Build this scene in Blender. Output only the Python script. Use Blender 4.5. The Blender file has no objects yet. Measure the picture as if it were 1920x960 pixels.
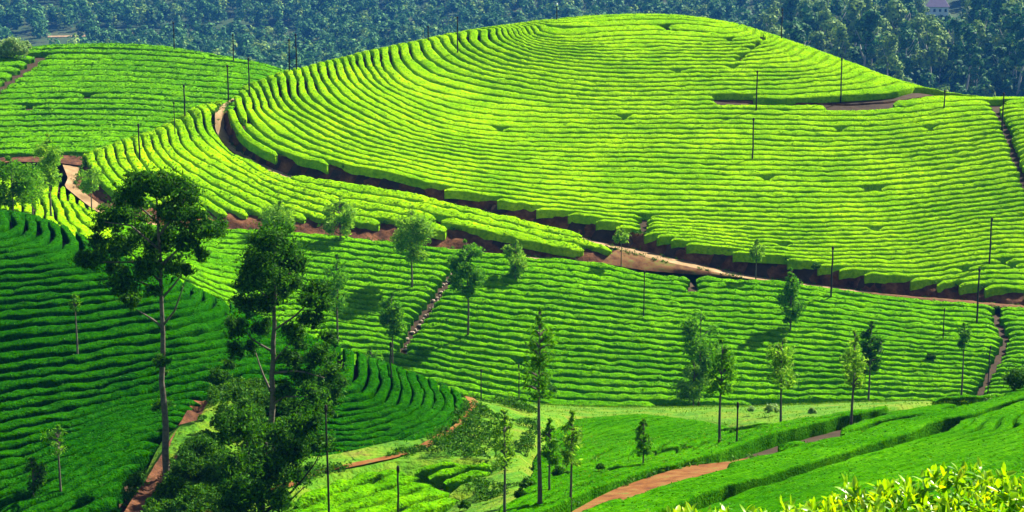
import bpy, math, random
import numpy as np
from math import radians, sin, cos, atan, tan, pi

random.seed(7)
RNG = np.random.default_rng(7)
SC = bpy.context.scene
COL = SC.collection

# ------------------------------------------------------------------ camera, light, exposure
FPX = 3045.0                       # focal length in pixels of the 1920 px wide photograph
PITCH = atan(580.0 / FPX)          # looking down a little; the horizon lies above the frame
cam_d = bpy.data.cameras.new("camera")
cam_d.sensor_width = 36.0
cam_d.lens = 36.0 * FPX / 1920.0
cam_d.clip_start = 0.1
cam_d.clip_end = 9000.0
cam = bpy.data.objects.new("camera", cam_d)
COL.objects.link(cam)
cam.location = (0, 0, 0)
cam.rotation_euler = (pi / 2 - PITCH, 0, 0)
SC.camera = cam

SUN_AZ, SUN_EL = radians(51), radians(43)      # azimuth clockwise from the view direction
world = bpy.data.worlds.new("World")
SC.world = world
world.use_nodes = True
wn = world.node_tree.nodes
wl = world.node_tree.links
bg = wn.get("Background") or wn.new("ShaderNodeBackground")
sky = wn.new("ShaderNodeTexSky")
sky.sky_type = 'NISHITA'
sky.sun_disc = False
sky.sun_elevation = SUN_EL
sky.sun_rotation = SUN_AZ
wl.new(sky.outputs[0], bg.inputs[0])
bg.inputs[1].default_value = 0.05
sun_d = bpy.data.lights.new("sun", 'SUN')
sun_d.energy = 5.0
sun_d.angle = radians(0.5)
sun_d.color = (1.0, 0.94, 0.80)
sun = bpy.data.objects.new("sun", sun_d)
COL.objects.link(sun)
from mathutils import Vector
sdir = Vector((sin(SUN_AZ) * cos(SUN_EL), cos(SUN_AZ) * cos(SUN_EL), sin(SUN_EL)))
sun.rotation_euler = sdir.to_track_quat('Z', 'Y').to_euler()
SC.view_settings.view_transform = 'Standard'
SC.view_settings.look = 'None'
SC.view_settings.gamma = 1.0
SC.view_settings.exposure = 1.85
SC.cycles.max_bounces = 6
SC.cycles.volume_bounces = 0

# ------------------------------------------------------------------ small maths
def ray(px, py):
    cx, cy = (px - 960) / FPX, -(py - 480) / FPX
    fy, fz = cos(PITCH), -sin(PITCH)
    y = fy + cy * sin(PITCH)
    z = fz + cy * cos(PITCH)
    return np.array([cx / y, 1.0, z / y])

def at(px, py, Y):
    return ray(px, py) * Y

class TPS:
    """Smooth thin-plate surface through scattered values."""
    def __init__(self, p, v, lam=0.0, s=60.0):
        self.p = np.asarray(p, float)[:, :2] / s
        self.s = s
        n = len(self.p)
        K = self.k(self.p, self.p) + lam * np.eye(n)
        P = np.hstack([np.ones((n, 1)), self.p])
        A = np.zeros((n + 3, n + 3))
        A[:n, :n] = K; A[:n, n:] = P; A[n:, :n] = P.T
        b = np.zeros(n + 3); b[:n] = v
        self.w = np.linalg.lstsq(A, b, rcond=None)[0]
    def k(self, a, b):
        d2 = ((a[:, None, :] - b[None, :, :]) ** 2).sum(-1)
        return d2 * 0.5 * np.log(d2 + 1e-12)
    def __call__(self, x, y):
        x = np.asarray(x, float); y = np.asarray(y, float)
        sh = x.shape
        q = np.stack([x.ravel(), y.ravel()], 1) / self.s
        out = np.empty(len(q))
        for i in range(0, len(q), 40000):
            c = q[i:i + 40000]
            out[i:i + 40000] = self.k(c, self.p) @ self.w[:-3] + self.w[-3] + c @ self.w[-2:]
        return out.reshape(sh)

def hash2(i, j, seed):
    n = (i.astype(np.int64) * 374761393 + j.astype(np.int64) * 668265263 + seed * 2147483647) & 0x7fffffff
    n = ((n ^ (n >> 13)) * 1274126177) & 0x7fffffff
    return ((n ^ (n >> 16)) & 0xffff) / 65535.0

def vnoise(x, y, seed=0):
    xi = np.floor(x); yi = np.floor(y)
    fx = x - xi; fy = y - yi
    fx = fx * fx * (3 - 2 * fx); fy = fy * fy * (3 - 2 * fy)
    a = hash2(xi, yi, seed); b = hash2(xi + 1, yi, seed)
    c = hash2(xi, yi + 1, seed); d = hash2(xi + 1, yi + 1, seed)
    return (a * (1 - fx) + b * fx) * (1 - fy) + (c * (1 - fx) + d * fx) * fy - 0.5

def inside(x, y, poly):
    r = np.zeros(np.shape(x), bool)
    n = len(poly)
    for i in range(n):
        x1, y1 = poly[i]; x2, y2 = poly[(i + 1) % n]
        if y1 == y2:
            continue
        c = ((y1 > y) != (y2 > y)) & (x < (x2 - x1) * (y - y1) / (y2 - y1) + x1)
        r ^= c
    return r

def dist_line(x, y, line):
    d = np.full(np.shape(x), 1e9)
    for (x1, y1), (x2, y2) in zip(line[:-1], line[1:]):
        dx, dy = x2 - x1, y2 - y1
        t = np.clip(((x - x1) * dx + (y - y1) * dy) / (dx * dx + dy * dy + 1e-9), 0, 1)
        d = np.minimum(d, np.hypot(x - x1 - t * dx, y - y1 - t * dy))
    return d

def resample(P, n=None, step=None):
    P = np.asarray(P, float)
    L = np.concatenate([[0], np.cumsum(np.linalg.norm(np.diff(P, axis=0), axis=1))])
    if n is None:
        n = max(2, int(round(L[-1] / step)) + 1)
    t = np.linspace(0, L[-1], n)
    return np.stack([np.interp(t, L, P[:, k]) for k in range(P.shape[1])], 1)

# ------------------------------------------------------------------ mesh helpers
def raw_mesh(name, V, Q, mats, mi=None, smooth=True, T=None):
    """Mesh from vertices V, quads Q and triangles T."""
    V = np.asarray(V, np.float32).reshape(-1, 3)
    Q = np.asarray(Q, np.int32).reshape(-1, 4)
    T = np.zeros((0, 3), np.int32) if T is None else np.asarray(T, np.int32).reshape(-1, 3)
    m = bpy.data.meshes.new(name)
    m.vertices.add(len(V)); m.vertices.foreach_set("co", V.ravel())
    nl = len(Q) * 4 + len(T) * 3
    m.loops.add(nl)
    m.loops.foreach_set("vertex_index", np.concatenate([Q.ravel(), T.ravel()]).astype(np.int32))
    npoly = len(Q) + len(T)
    m.polygons.add(npoly)
    st = np.concatenate([np.arange(len(Q)) * 4, len(Q) * 4 + np.arange(len(T)) * 3]).astype(np.int32)
    m.polygons.foreach_set("loop_start", st)
    if mi is not None:
        m.polygons.foreach_set("material_index", np.asarray(mi, np.int32))
    m.polygons.foreach_set("use_smooth", np.full(npoly, smooth, bool) if np.isscalar(smooth) else np.asarray(smooth, bool))
    for mt in (mats if isinstance(mats, (list, tuple)) else [mats]):
        m.materials.append(mt)
    m.update(calc_edges=True)
    m.validate()
    return m

def link(name, mesh, parent=None, loc=None, **props):
    o = bpy.data.objects.new(name, mesh)
    COL.objects.link(o)
    if parent is not None:
        o.parent = parent
    if loc is not None:
        o.location = loc
    for k, v in props.items():
        o[k] = v
    return o

def thing(name, label, cat, loc=(0, 0, 0), group=None):
    o = link(name, None, loc=loc, label=label, category=cat)
    if group:
        o['group'] = group
    return o

class MB:
    """Collects quads and triangles for one mesh."""
    def __init__(self):
        self.V, self.Q, self.T, self.n = [], [], [], 0
        self.qm, self.tm = [], []
    def add(self, V, Q=None, T=None, m=0):
        V = np.asarray(V, float).reshape(-1, 3)
        if Q is not None and len(Q):
            self.Q.append(np.asarray(Q, int) + self.n); self.qm += [m] * len(Q)
        if T is not None and len(T):
            self.T.append(np.asarray(T, int) + self.n); self.tm += [m] * len(T)
        self.V.append(V); self.n += len(V)
    def tube(self, P, R, sides=7, m=0, cap=True):
        P = np.asarray(P, float); n = len(P)
        R = np.broadcast_to(np.asarray(R, float), (n,))
        t = np.gradient(P, axis=0)
        t /= np.linalg.norm(t, axis=1)[:, None] + 1e-9
        ref = np.array([1.0, 0, 0]) if abs(t[0][0]) < 0.8 else np.array([0, 1.0, 0])
        a = np.cross(t, ref); a /= np.linalg.norm(a, axis=1)[:, None] + 1e-9
        b = np.cross(t, a)
        th = np.linspace(0, 2 * pi, sides, endpoint=False)
        V = P[:, None, :] + R[:, None, None] * (a[:, None, :] * np.cos(th)[None, :, None] + b[:, None, :] * np.sin(th)[None, :, None])
        V = V.reshape(-1, 3)
        i = np.arange(n - 1)[:, None] * sides; j = np.arange(sides)[None, :]; j2 = (j + 1) % sides
        Q = np.stack([i + j, i + j2, i + sides + j2, i + sides + j], -1).reshape(-1, 4)
        T = []
        if cap:
            V = np.vstack([V, P[:1], P[-1:]])
            c0, c1 = n * sides, n * sides + 1
            for k in range(sides):
                T.append((c0, (k + 1) % sides, k))
                T.append((c1, (n - 1) * sides + k, (n - 1) * sides + (k + 1) % sides))
        self.add(V, Q, T, m)
    def box(self, c, s, m=0, rot=0.0):
        x, y, z = np.asarray(s) / 2.0
        V = np.array([(-x, -y, -z), (x, -y, -z), (x, y, -z), (-x, y, -z), (-x, -y, z), (x, -y, z), (x, y, z), (-x, y, z)])
        if rot:
            R = np.array([(cos(rot), -sin(rot), 0), (sin(rot), cos(rot), 0), (0, 0, 1)]); V = V @ R.T
        self.add(V + np.asarray(c), [(0, 3, 2, 1), (4, 5, 6, 7), (0, 1, 5, 4), (1, 2, 6, 5), (2, 3, 7, 6), (3, 0, 4, 7)], m=m)
    def leaves(self, C, size, asp=0.45, m=0, up=0.0, rng=RNG, ctr=None, jit=0.5):
        """Small leaf-shaped quads at the points C."""
        C = np.asarray(C, float); n = len(C)
        if not n:
            return
        a = rng.normal(size=(n, 3)); a[:, 2] *= 1.0 - up
        a /= np.linalg.norm(a, axis=1)[:, None]
        r = rng.normal(size=(n, 3)); r[:, 2] += up
        if ctr is not None:          # leaves lie along the outside of their clump
            nr = C - np.asarray(ctr); nr /= np.linalg.norm(nr, axis=1)[:, None] + 1e-9
            nr = nr + jit * rng.normal(size=(n, 3))
            a = np.cross(nr, a); a /= np.linalg.norm(a, axis=1)[:, None] + 1e-9
            r = nr
        b = np.cross(a, r); b /= np.linalg.norm(b, axis=1)[:, None] + 1e-9
        s = (np.broadcast_to(size, (n,)) * rng.uniform(0.65, 1.35, n))[:, None]
        V = np.stack([C + a * s, C + b * s * asp, C - a * s, C - b * s * asp], 1).reshape(-1, 3)
        self.add(V, np.arange(n * 4).reshape(n, 4), m=m)
    def mesh(self, name, mats, smooth=False):
        V = np.vstack(self.V)
        Q = np.vstack(self.Q) if self.Q else np.zeros((0, 4), int)
        T = np.vstack(self.T) if self.T else np.zeros((0, 3), int)
        return raw_mesh(name, V, Q, mats, self.qm + self.tm, smooth, T)
    def build(self, name, mats, parent=None, smooth=False, **props):
        return link(name, self.mesh(name, mats, smooth), parent, **props)

# ------------------------------------------------------------------ materials
def new_mat(name):
    m = bpy.data.materials.new(name); m.use_nodes = True
    nt = m.node_tree
    return m, nt, nt.nodes["Principled BSDF"]

def noise_col(nt, scale, detail, stops, vec=None, rough=0.6):
    t = nt.nodes.new("ShaderNodeTexNoise")
    t.inputs["Scale"].default_value = scale; t.inputs["Detail"].default_value = detail
    t.inputs["Roughness"].default_value = rough
    if vec is not None:
        nt.links.new(vec, t.inputs["Vector"])
    r = nt.nodes.new("ShaderNodeValToRGB")
    e = r.color_ramp.elements
    e[0].position, e[0].color = stops[0][0], (*stops[0][1], 1)
    e[1].position, e[1].color = stops[-1][0], (*stops[-1][1], 1)
    for p, c in stops[1:-1]:
        x = e.new(p); x.color = (*c, 1)
    nt.links.new(t.outputs["Fac"], r.inputs["Fac"])
    return r.outputs["Color"], t.outputs["Fac"]

def mixc(nt, a, b, fac, mode='MIX'):
    n = nt.nodes.new("ShaderNodeMix"); n.data_type = 'RGBA'; n.blend_type = mode
    for sock, v in ((n.inputs[6], a), (n.inputs[7], b), (n.inputs[0], fac)):
        if hasattr(v, "links") or isinstance(v, bpy.types.NodeSocket):
            nt.links.new(v, sock)
        else:
            sock.default_value = v if not isinstance(v, tuple) else (*v, 1)
    return n.outputs[2]

def hedge_mat(name, dark, mid, light, fine=3.5):
    """Clipped tea bushes: patches of older and younger leaves, fine leafy relief."""
    m, nt, p = new_mat(name)
    tc = nt.nodes.new("ShaderNodeTexCoord").outputs["Object"]
    c1, _ = noise_col(nt, fine, 5, [(0.3, dark), (0.5, mid), (0.72, light)], tc, 0.7)
    c2, _ = noise_col(nt, 0.16, 3, [(0.33, (0.60, 0.74, 0.6)), (0.67, (1.22, 1.12, 1.0))], tc)
    c3, _ = noise_col(nt, 0.9, 2, [(0.34, (0.82, 0.87, 0.8)), (0.64, (1.12, 1.07, 1.0))], tc)
    c2 = mixc(nt, c2, c3, 1.0, 'MULTIPLY')
    col = mixc(nt, c1, c2, 1.0, 'MULTIPLY')
    nt.links.new(col, p.inputs["Base Color"])
    p.inputs["Roughness"].default_value = 0.8
    p.inputs["Specular IOR Level"].default_value = 0.0
    t = nt.nodes.new("ShaderNodeTexNoise"); t.inputs["Scale"].default_value = fine * 2.2; t.inputs["Detail"].default_value = 4
    nt.links.new(tc, t.inputs["Vector"])
    b = nt.nodes.new("ShaderNodeBump"); b.inputs["Strength"].default_value = 0.7; b.inputs["Distance"].default_value = 0.18
    nt.links.new(t.outputs["Fac"], b.inputs["Height"])
    nt.links.new(b.outputs["Normal"], p.inputs["Normal"])
    return m

def leaf_mat(name, cols, trans=0.35, tcol=None, rough=0.6, spec=0.06):
    """Leaves: each leaf its own shade, light passing through."""
    m, nt, p = new_mat(name)
    g = nt.nodes.new("ShaderNodeNewGeometry")
    r = nt.nodes.new("ShaderNodeValToRGB"); e = r.color_ramp.elements
    e[0].position, e[0].color = 0, (*cols[0], 1); e[1].position, e[1].color = 1, (*cols[-1], 1)
    for i, c in enumerate(cols[1:-1]):
        x = e.new((i + 1) / (len(cols) - 1)); x.color = (*c, 1)
    nt.links.new(g.outputs["Random Per Island"], r.inputs["Fac"])
    nt.links.new(r.outputs["Color"], p.inputs["Base Color"])
    p.inputs["Roughness"].default_value = rough
    p.inputs["Specular IOR Level"].default_value = spec
    tr = nt.nodes.new("ShaderNodeBsdfTranslucent")
    tc = mixc(nt, r.outputs["Color"], tcol or (1.25, 1.2, 0.5), 1.0, 'MULTIPLY')
    nt.links.new(tc, tr.inputs["Color"])
    mx = nt.nodes.new("ShaderNodeMixShader"); mx.inputs[0].default_value = trans
    nt.links.new(p.outputs[0], mx.inputs[1]); nt.links.new(tr.outputs[0], mx.inputs[2])
    nt.links.new(mx.outputs[0], nt.nodes["Material Output"].inputs[0])
    return m

def rough_mat(name, stops, scale, bump=0.5, dist=0.1, detail=8, rough=0.95, bscale=None):
    m, nt, p = new_mat(name)
    tc = nt.nodes.new("ShaderNodeTexCoord").outputs["Object"]
    c, f = noise_col(nt, scale, detail, stops, tc, 0.65)
    nt.links.new(c, p.inputs["Base Color"])
    p.inputs["Roughness"].default_value = rough
    p.inputs["Specular IOR Level"].default_value = 0.1
    if bscale:
        t = nt.nodes.new("ShaderNodeTexNoise"); t.inputs["Scale"].default_value = bscale; t.inputs["Detail"].default_value = 6
        nt.links.new(tc, t.inputs["Vector"]); f = t.outputs["Fac"]
    b = nt.nodes.new("ShaderNodeBump"); b.inputs["Strength"].default_value = bump; b.inputs["Distance"].default_value = dist
    nt.links.new(f, b.inputs["Height"]); nt.links.new(b.outputs["Normal"], p.inputs["Normal"])
    return m

M = {}
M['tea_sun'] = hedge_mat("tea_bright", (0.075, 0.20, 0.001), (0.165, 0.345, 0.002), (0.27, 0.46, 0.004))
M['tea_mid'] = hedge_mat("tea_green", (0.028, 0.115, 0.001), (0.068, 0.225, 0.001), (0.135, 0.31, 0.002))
M['tea_shade'] = hedge_mat("tea_shaded_green", (0.002, 0.028, 0.0004), (0.008, 0.070, 0.0005), (0.026, 0.135, 0.001), 5.0)  # leaf colour darkened to stand for cloud shade over the near left hill
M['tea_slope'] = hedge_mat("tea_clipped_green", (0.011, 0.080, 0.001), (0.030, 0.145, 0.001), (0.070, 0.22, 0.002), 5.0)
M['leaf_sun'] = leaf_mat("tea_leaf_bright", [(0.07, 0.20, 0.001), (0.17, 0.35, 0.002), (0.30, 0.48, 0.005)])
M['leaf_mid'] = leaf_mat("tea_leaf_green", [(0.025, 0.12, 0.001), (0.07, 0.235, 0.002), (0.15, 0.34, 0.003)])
M['leaf_shade'] = leaf_mat("tea_leaf_shaded", [(0.0015, 0.03, 0.0005), (0.009, 0.075, 0.0005), (0.028, 0.14, 0.001)], 0.25)  # loose leaves of that hill, the same cloud shade put into their colour
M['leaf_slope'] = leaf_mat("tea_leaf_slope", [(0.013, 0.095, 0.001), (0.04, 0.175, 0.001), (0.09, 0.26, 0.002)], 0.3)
M['soil'] = rough_mat("dark_soil", [(0.3, (0.020, 0.014, 0.008)), (0.7, (0.055, 0.034, 0.018))], 1.2)  # dark brown earth under the tea
M['bank'] = rough_mat("red_earth_bank", [(0.3, (0.022, 0.010, 0.006)), (0.50, (0.085, 0.034, 0.015)), (0.72, (0.20, 0.085, 0.036))], 0.9, 0.9, 0.35, 10)
M['road'] = rough_mat("pale_dirt_road", [(0.3, (0.14, 0.08, 0.035)), (0.55, (0.27, 0.175, 0.085)), (0.8, (0.42, 0.31, 0.19))], 0.8, 0.3, 0.05)
M['redroad'] = rough_mat("red_dirt_path", [(0.28, (0.055, 0.018, 0.006)), (0.46, (0.14, 0.050, 0.010)), (0.57, (0.17, 0.080, 0.020)), (0.66, (0.08, 0.11, 0.012))], 1.3, 0.7, 0.10)
M['dirtgrass'] = rough_mat("dry_grass_bank", [(0.3, (0.05, 0.02, 0.008)), (0.5, (0.12, 0.055, 0.02)), (0.72, (0.10, 0.12, 0.02))], 1.2, 0.5, 0.1)
M['grass'] = rough_mat("valley_grass", [(0.3, (0.022, 0.10, 0.002)), (0.46, (0.055, 0.16, 0.002)), (0.6, (0.105, 0.175, 0.005)), (0.74, (0.12, 0.085, 0.02))], 0.5, 1.0, 0.25, 10, 0.95, 3.0)
M['blade'] = leaf_mat("grass_blade", [(0.035, 0.13, 0.002), (0.075, 0.20, 0.003), (0.15, 0.22, 0.010)], 0.3)
M['ground'] = rough_mat("valley_ground", [(0.3, (0.02, 0.07, 0.004)), (0.7, (0.05, 0.10, 0.01))], 0.3)
M['stone'] = rough_mat("pale_stone", [(0.3, (0.25, 0.18, 0.12)), (0.7, (0.48, 0.40, 0.30))], 3.0)
M['bark'] = rough_mat("grey_bark", [(0.3, (0.05, 0.045, 0.035)), (0.7, (0.15, 0.13, 0.10))], 6.0, 0.6, 0.03)
M['greybark'] = rough_mat("smooth_grey_bark", [(0.3, (0.10, 0.09, 0.075)), (0.7, (0.26, 0.24, 0.20))], 5.0, 0.6, 0.03)
M['darkbark'] = rough_mat("dark_bark", [(0.3, (0.014, 0.014, 0.010)), (0.7, (0.04, 0.038, 0.028))], 6.0, 0.6, 0.03)
M['palebark'] = rough_mat("pale_bark", [(0.3, (0.22, 0.20, 0.17)), (0.7, (0.45, 0.42, 0.36))], 0.8, 0.4, 0.05)
M['oak_dark'] = leaf_mat("silver_oak_leaf", [(0.005, 0.036, 0.001), (0.018, 0.090, 0.002), (0.065, 0.20, 0.004)], 0.45)
M['oak_young'] = leaf_mat("young_oak_leaf", [(0.06, 0.18, 0.010), (0.13, 0.30, 0.020), (0.25, 0.43, 0.05)], 0.5)
M['oak_mid'] = leaf_mat("mid_oak_leaf", [(0.022, 0.12, 0.003), (0.06, 0.21, 0.006), (0.13, 0.31, 0.015)], 0.5)
M['shrub'] = leaf_mat("shrub_leaf", [(0.008, 0.055, 0.002), (0.025, 0.11, 0.003), (0.08, 0.20, 0.006)], 0.3)
M['paleshrub'] = leaf_mat("pale_shrub_leaf", [(0.10, 0.22, 0.06), (0.2, 0.33, 0.12), (0.32, 0.42, 0.2)], 0.3)
M['flush'] = leaf_mat("young_tea_leaf", [(0.04, 0.20, 0.002), (0.17, 0.40, 0.003), (0.48, 0.56, 0.004)], 0.45, (1.3, 1.15, 0.4), 0.35, 0.45)
M['forest'] = leaf_mat("forest_leaf", [(0.006, 0.045, 0.012), (0.028, 0.12, 0.025), (0.10, 0.24, 0.045)], 0.2, (1, 1, 0.8), 0.7, 0.1)
M['forest_light'] = leaf_mat("forest_light_leaf", [(0.05, 0.14, 0.018), (0.14, 0.25, 0.03), (0.27, 0.37, 0.06)], 0.2, (1, 1, 0.8), 0.7, 0.1)
M['wood'] = rough_mat("far_hill_ground", [(0.3, (0.012, 0.03, 0.008)), (0.5, (0.025, 0.05, 0.012)), (0.66, (0.05, 0.055, 0.02)), (0.78, (0.14, 0.075, 0.04))], 0.02, 0.5, 1.0)
M['white'] = rough_mat("white_plaster", [(0.3, (0.70, 0.70, 0.70)), (0.7, (0.82, 0.82, 0.80))], 0.5, 0.1, 0.02, rough=0.8)
M['roof'] = rough_mat("mauve_roof", [(0.3, (0.26, 0.18, 0.24)), (0.7, (0.34, 0.25, 0.30))], 0.7, 0.2, 0.05, rough=0.7)
M['redroof'] = rough_mat("red_roof", [(0.3, (0.45, 0.16, 0.10)), (0.7, (0.60, 0.30, 0.22))], 0.7, 0.2, 0.05, rough=0.7)
M['glass'] = rough_mat("dark_window", [(0.3, (0.02, 0.03, 0.06)), (0.7, (0.04, 0.05, 0.09))], 0.7, 0.0, 0.01, rough=0.15)
M['pole'] = rough_mat("dark_wood_pole", [(0.3, (0.012, 0.012, 0.010)), (0.7, (0.035, 0.032, 0.026))], 3.0, 0.4, 0.02)

# ------------------------------------------------------------------ fields: a smooth slope and the rows on it
class Field:
    def __init__(self, ctrl, behind=(), extra=(), lam=1e-5, yr=(30, 330)):
        P = [at(*c) for c in ctrl]
        for px, py, Y, dY, drop in behind:      # slope that goes on out of sight behind a crest
            q = at(px, py, Y + dY); q[2] -= drop; P.append(q)
        P += [np.array(e, float) for e in extra]
        P = np.array(P)
        self.pts = P
        self.f = TPS(P, P[:, 2], lam)
        self.yr = yr
    def z(self, x, y):
        return self.f(x, y)
    def hit(self, px, py, dz=0.0):
        """The first point of this slope that the line of sight through (px, py) meets."""
        d = ray(px, py)
        Y = np.linspace(self.yr[0], self.yr[1], 900)
        gap = Y * d[2] - self.f(Y * d[0], Y) - dz
        ok = np.where((gap[1:] <= 0) & (gap[:-1] > 0))[0]
        if len(ok):
            i = ok[0]
            t = gap[i] / (gap[i] - gap[i + 1])
            y = Y[i] + t * (Y[i + 1] - Y[i])
        else:
            y = Y[np.argmin(np.abs(gap))]
        return np.array([y * d[0], y, float(self.f(np.array([y * d[0]]), np.array([y]))[0]) + dz])
    def line(self, pts, dz=0.0):
        return np.array([self.hit(*p, dz=dz) for p in pts])
    def poly(self, pts):
        """Outline on the slope; a third number pushes a corner that many metres farther back."""
        out = []
        for p in pts:
            h = self.hit(p[0], p[1])
            if len(p) > 2:
                h = h * (1 + p[2] / h[1])
            out.append((h[0], h[1]))
        return out

def trace(vg, mask, xs, ys, level):
    """Level lines of a grid by marching squares."""
    s = vg > level
    q = s[:-1, :-1].astype(int) + 2 * s[:-1, 1:] + 4 * s[1:, 1:] + 8 * s[1:, :-1]
    ok = mask[:-1, :-1] & mask[:-1, 1:] & mask[1:, 1:] & mask[1:, :-1] & (q > 0) & (q < 15)
    J, I = np.where(ok)
    pos, nb = {}, {}
    tab = {1: [(0, 3)], 2: [(0, 1)], 3: [(1, 3)], 4: [(1, 2)], 5: [(0, 1), (2, 3)], 6: [(0, 2)], 7: [(2, 3)],
           8: [(2, 3)], 9: [(0, 2)], 10: [(0, 3), (1, 2)], 11: [(1, 2)], 12: [(1, 3)], 13: [(0, 1)], 14: [(0, 3)]}
    def key(j, i, e):
        k = ((j, i, 0), (j, i + 1, 1), (j + 1, i, 0), (j, i, 1))[e]
        if k not in pos:
            a, b, ax = k
            if ax == 0:
                t = (level - vg[a, b]) / (vg[a, b + 1] - vg[a, b]); pos[k] = (xs[b] + t * (xs[b + 1] - xs[b]), ys[a])
            else:
                t = (level - vg[a, b]) / (vg[a + 1, b] - vg[a, b]); pos[k] = (xs[b], ys[a] + t * (ys[a + 1] - ys[a]))
        return k
    for j, i in zip(J.tolist(), I.tolist()):
        for e1, e2 in tab[q[j, i]]:
            a, b = key(j, i, e1), key(j, i, e2)
            nb.setdefault(a, []).append(b); nb.setdefault(b, []).append(a)
    seen, out = set(), []
    for start in [k for k in nb if len(nb[k]) == 1] + list(nb):
        if start in seen:
            continue
        c, ln = start, []
        while c is not None and c not in seen:
            seen.add(c); ln.append(pos[c])
            c = next((n for n in nb[c] if n not in seen), None)
        if len(ln) > 3:
            out.append(np.array(ln))
    return out

PROF_U = np.array([-0.92, -1.0, -0.96, -0.50, 0.0, 0.50, 0.96, 1.0, 0.92])
PROF_Z = np.array([-0.80, -0.13, -0.02, 0.005, 0.01, 0.005, -0.02, -0.13, -0.80])

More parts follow.
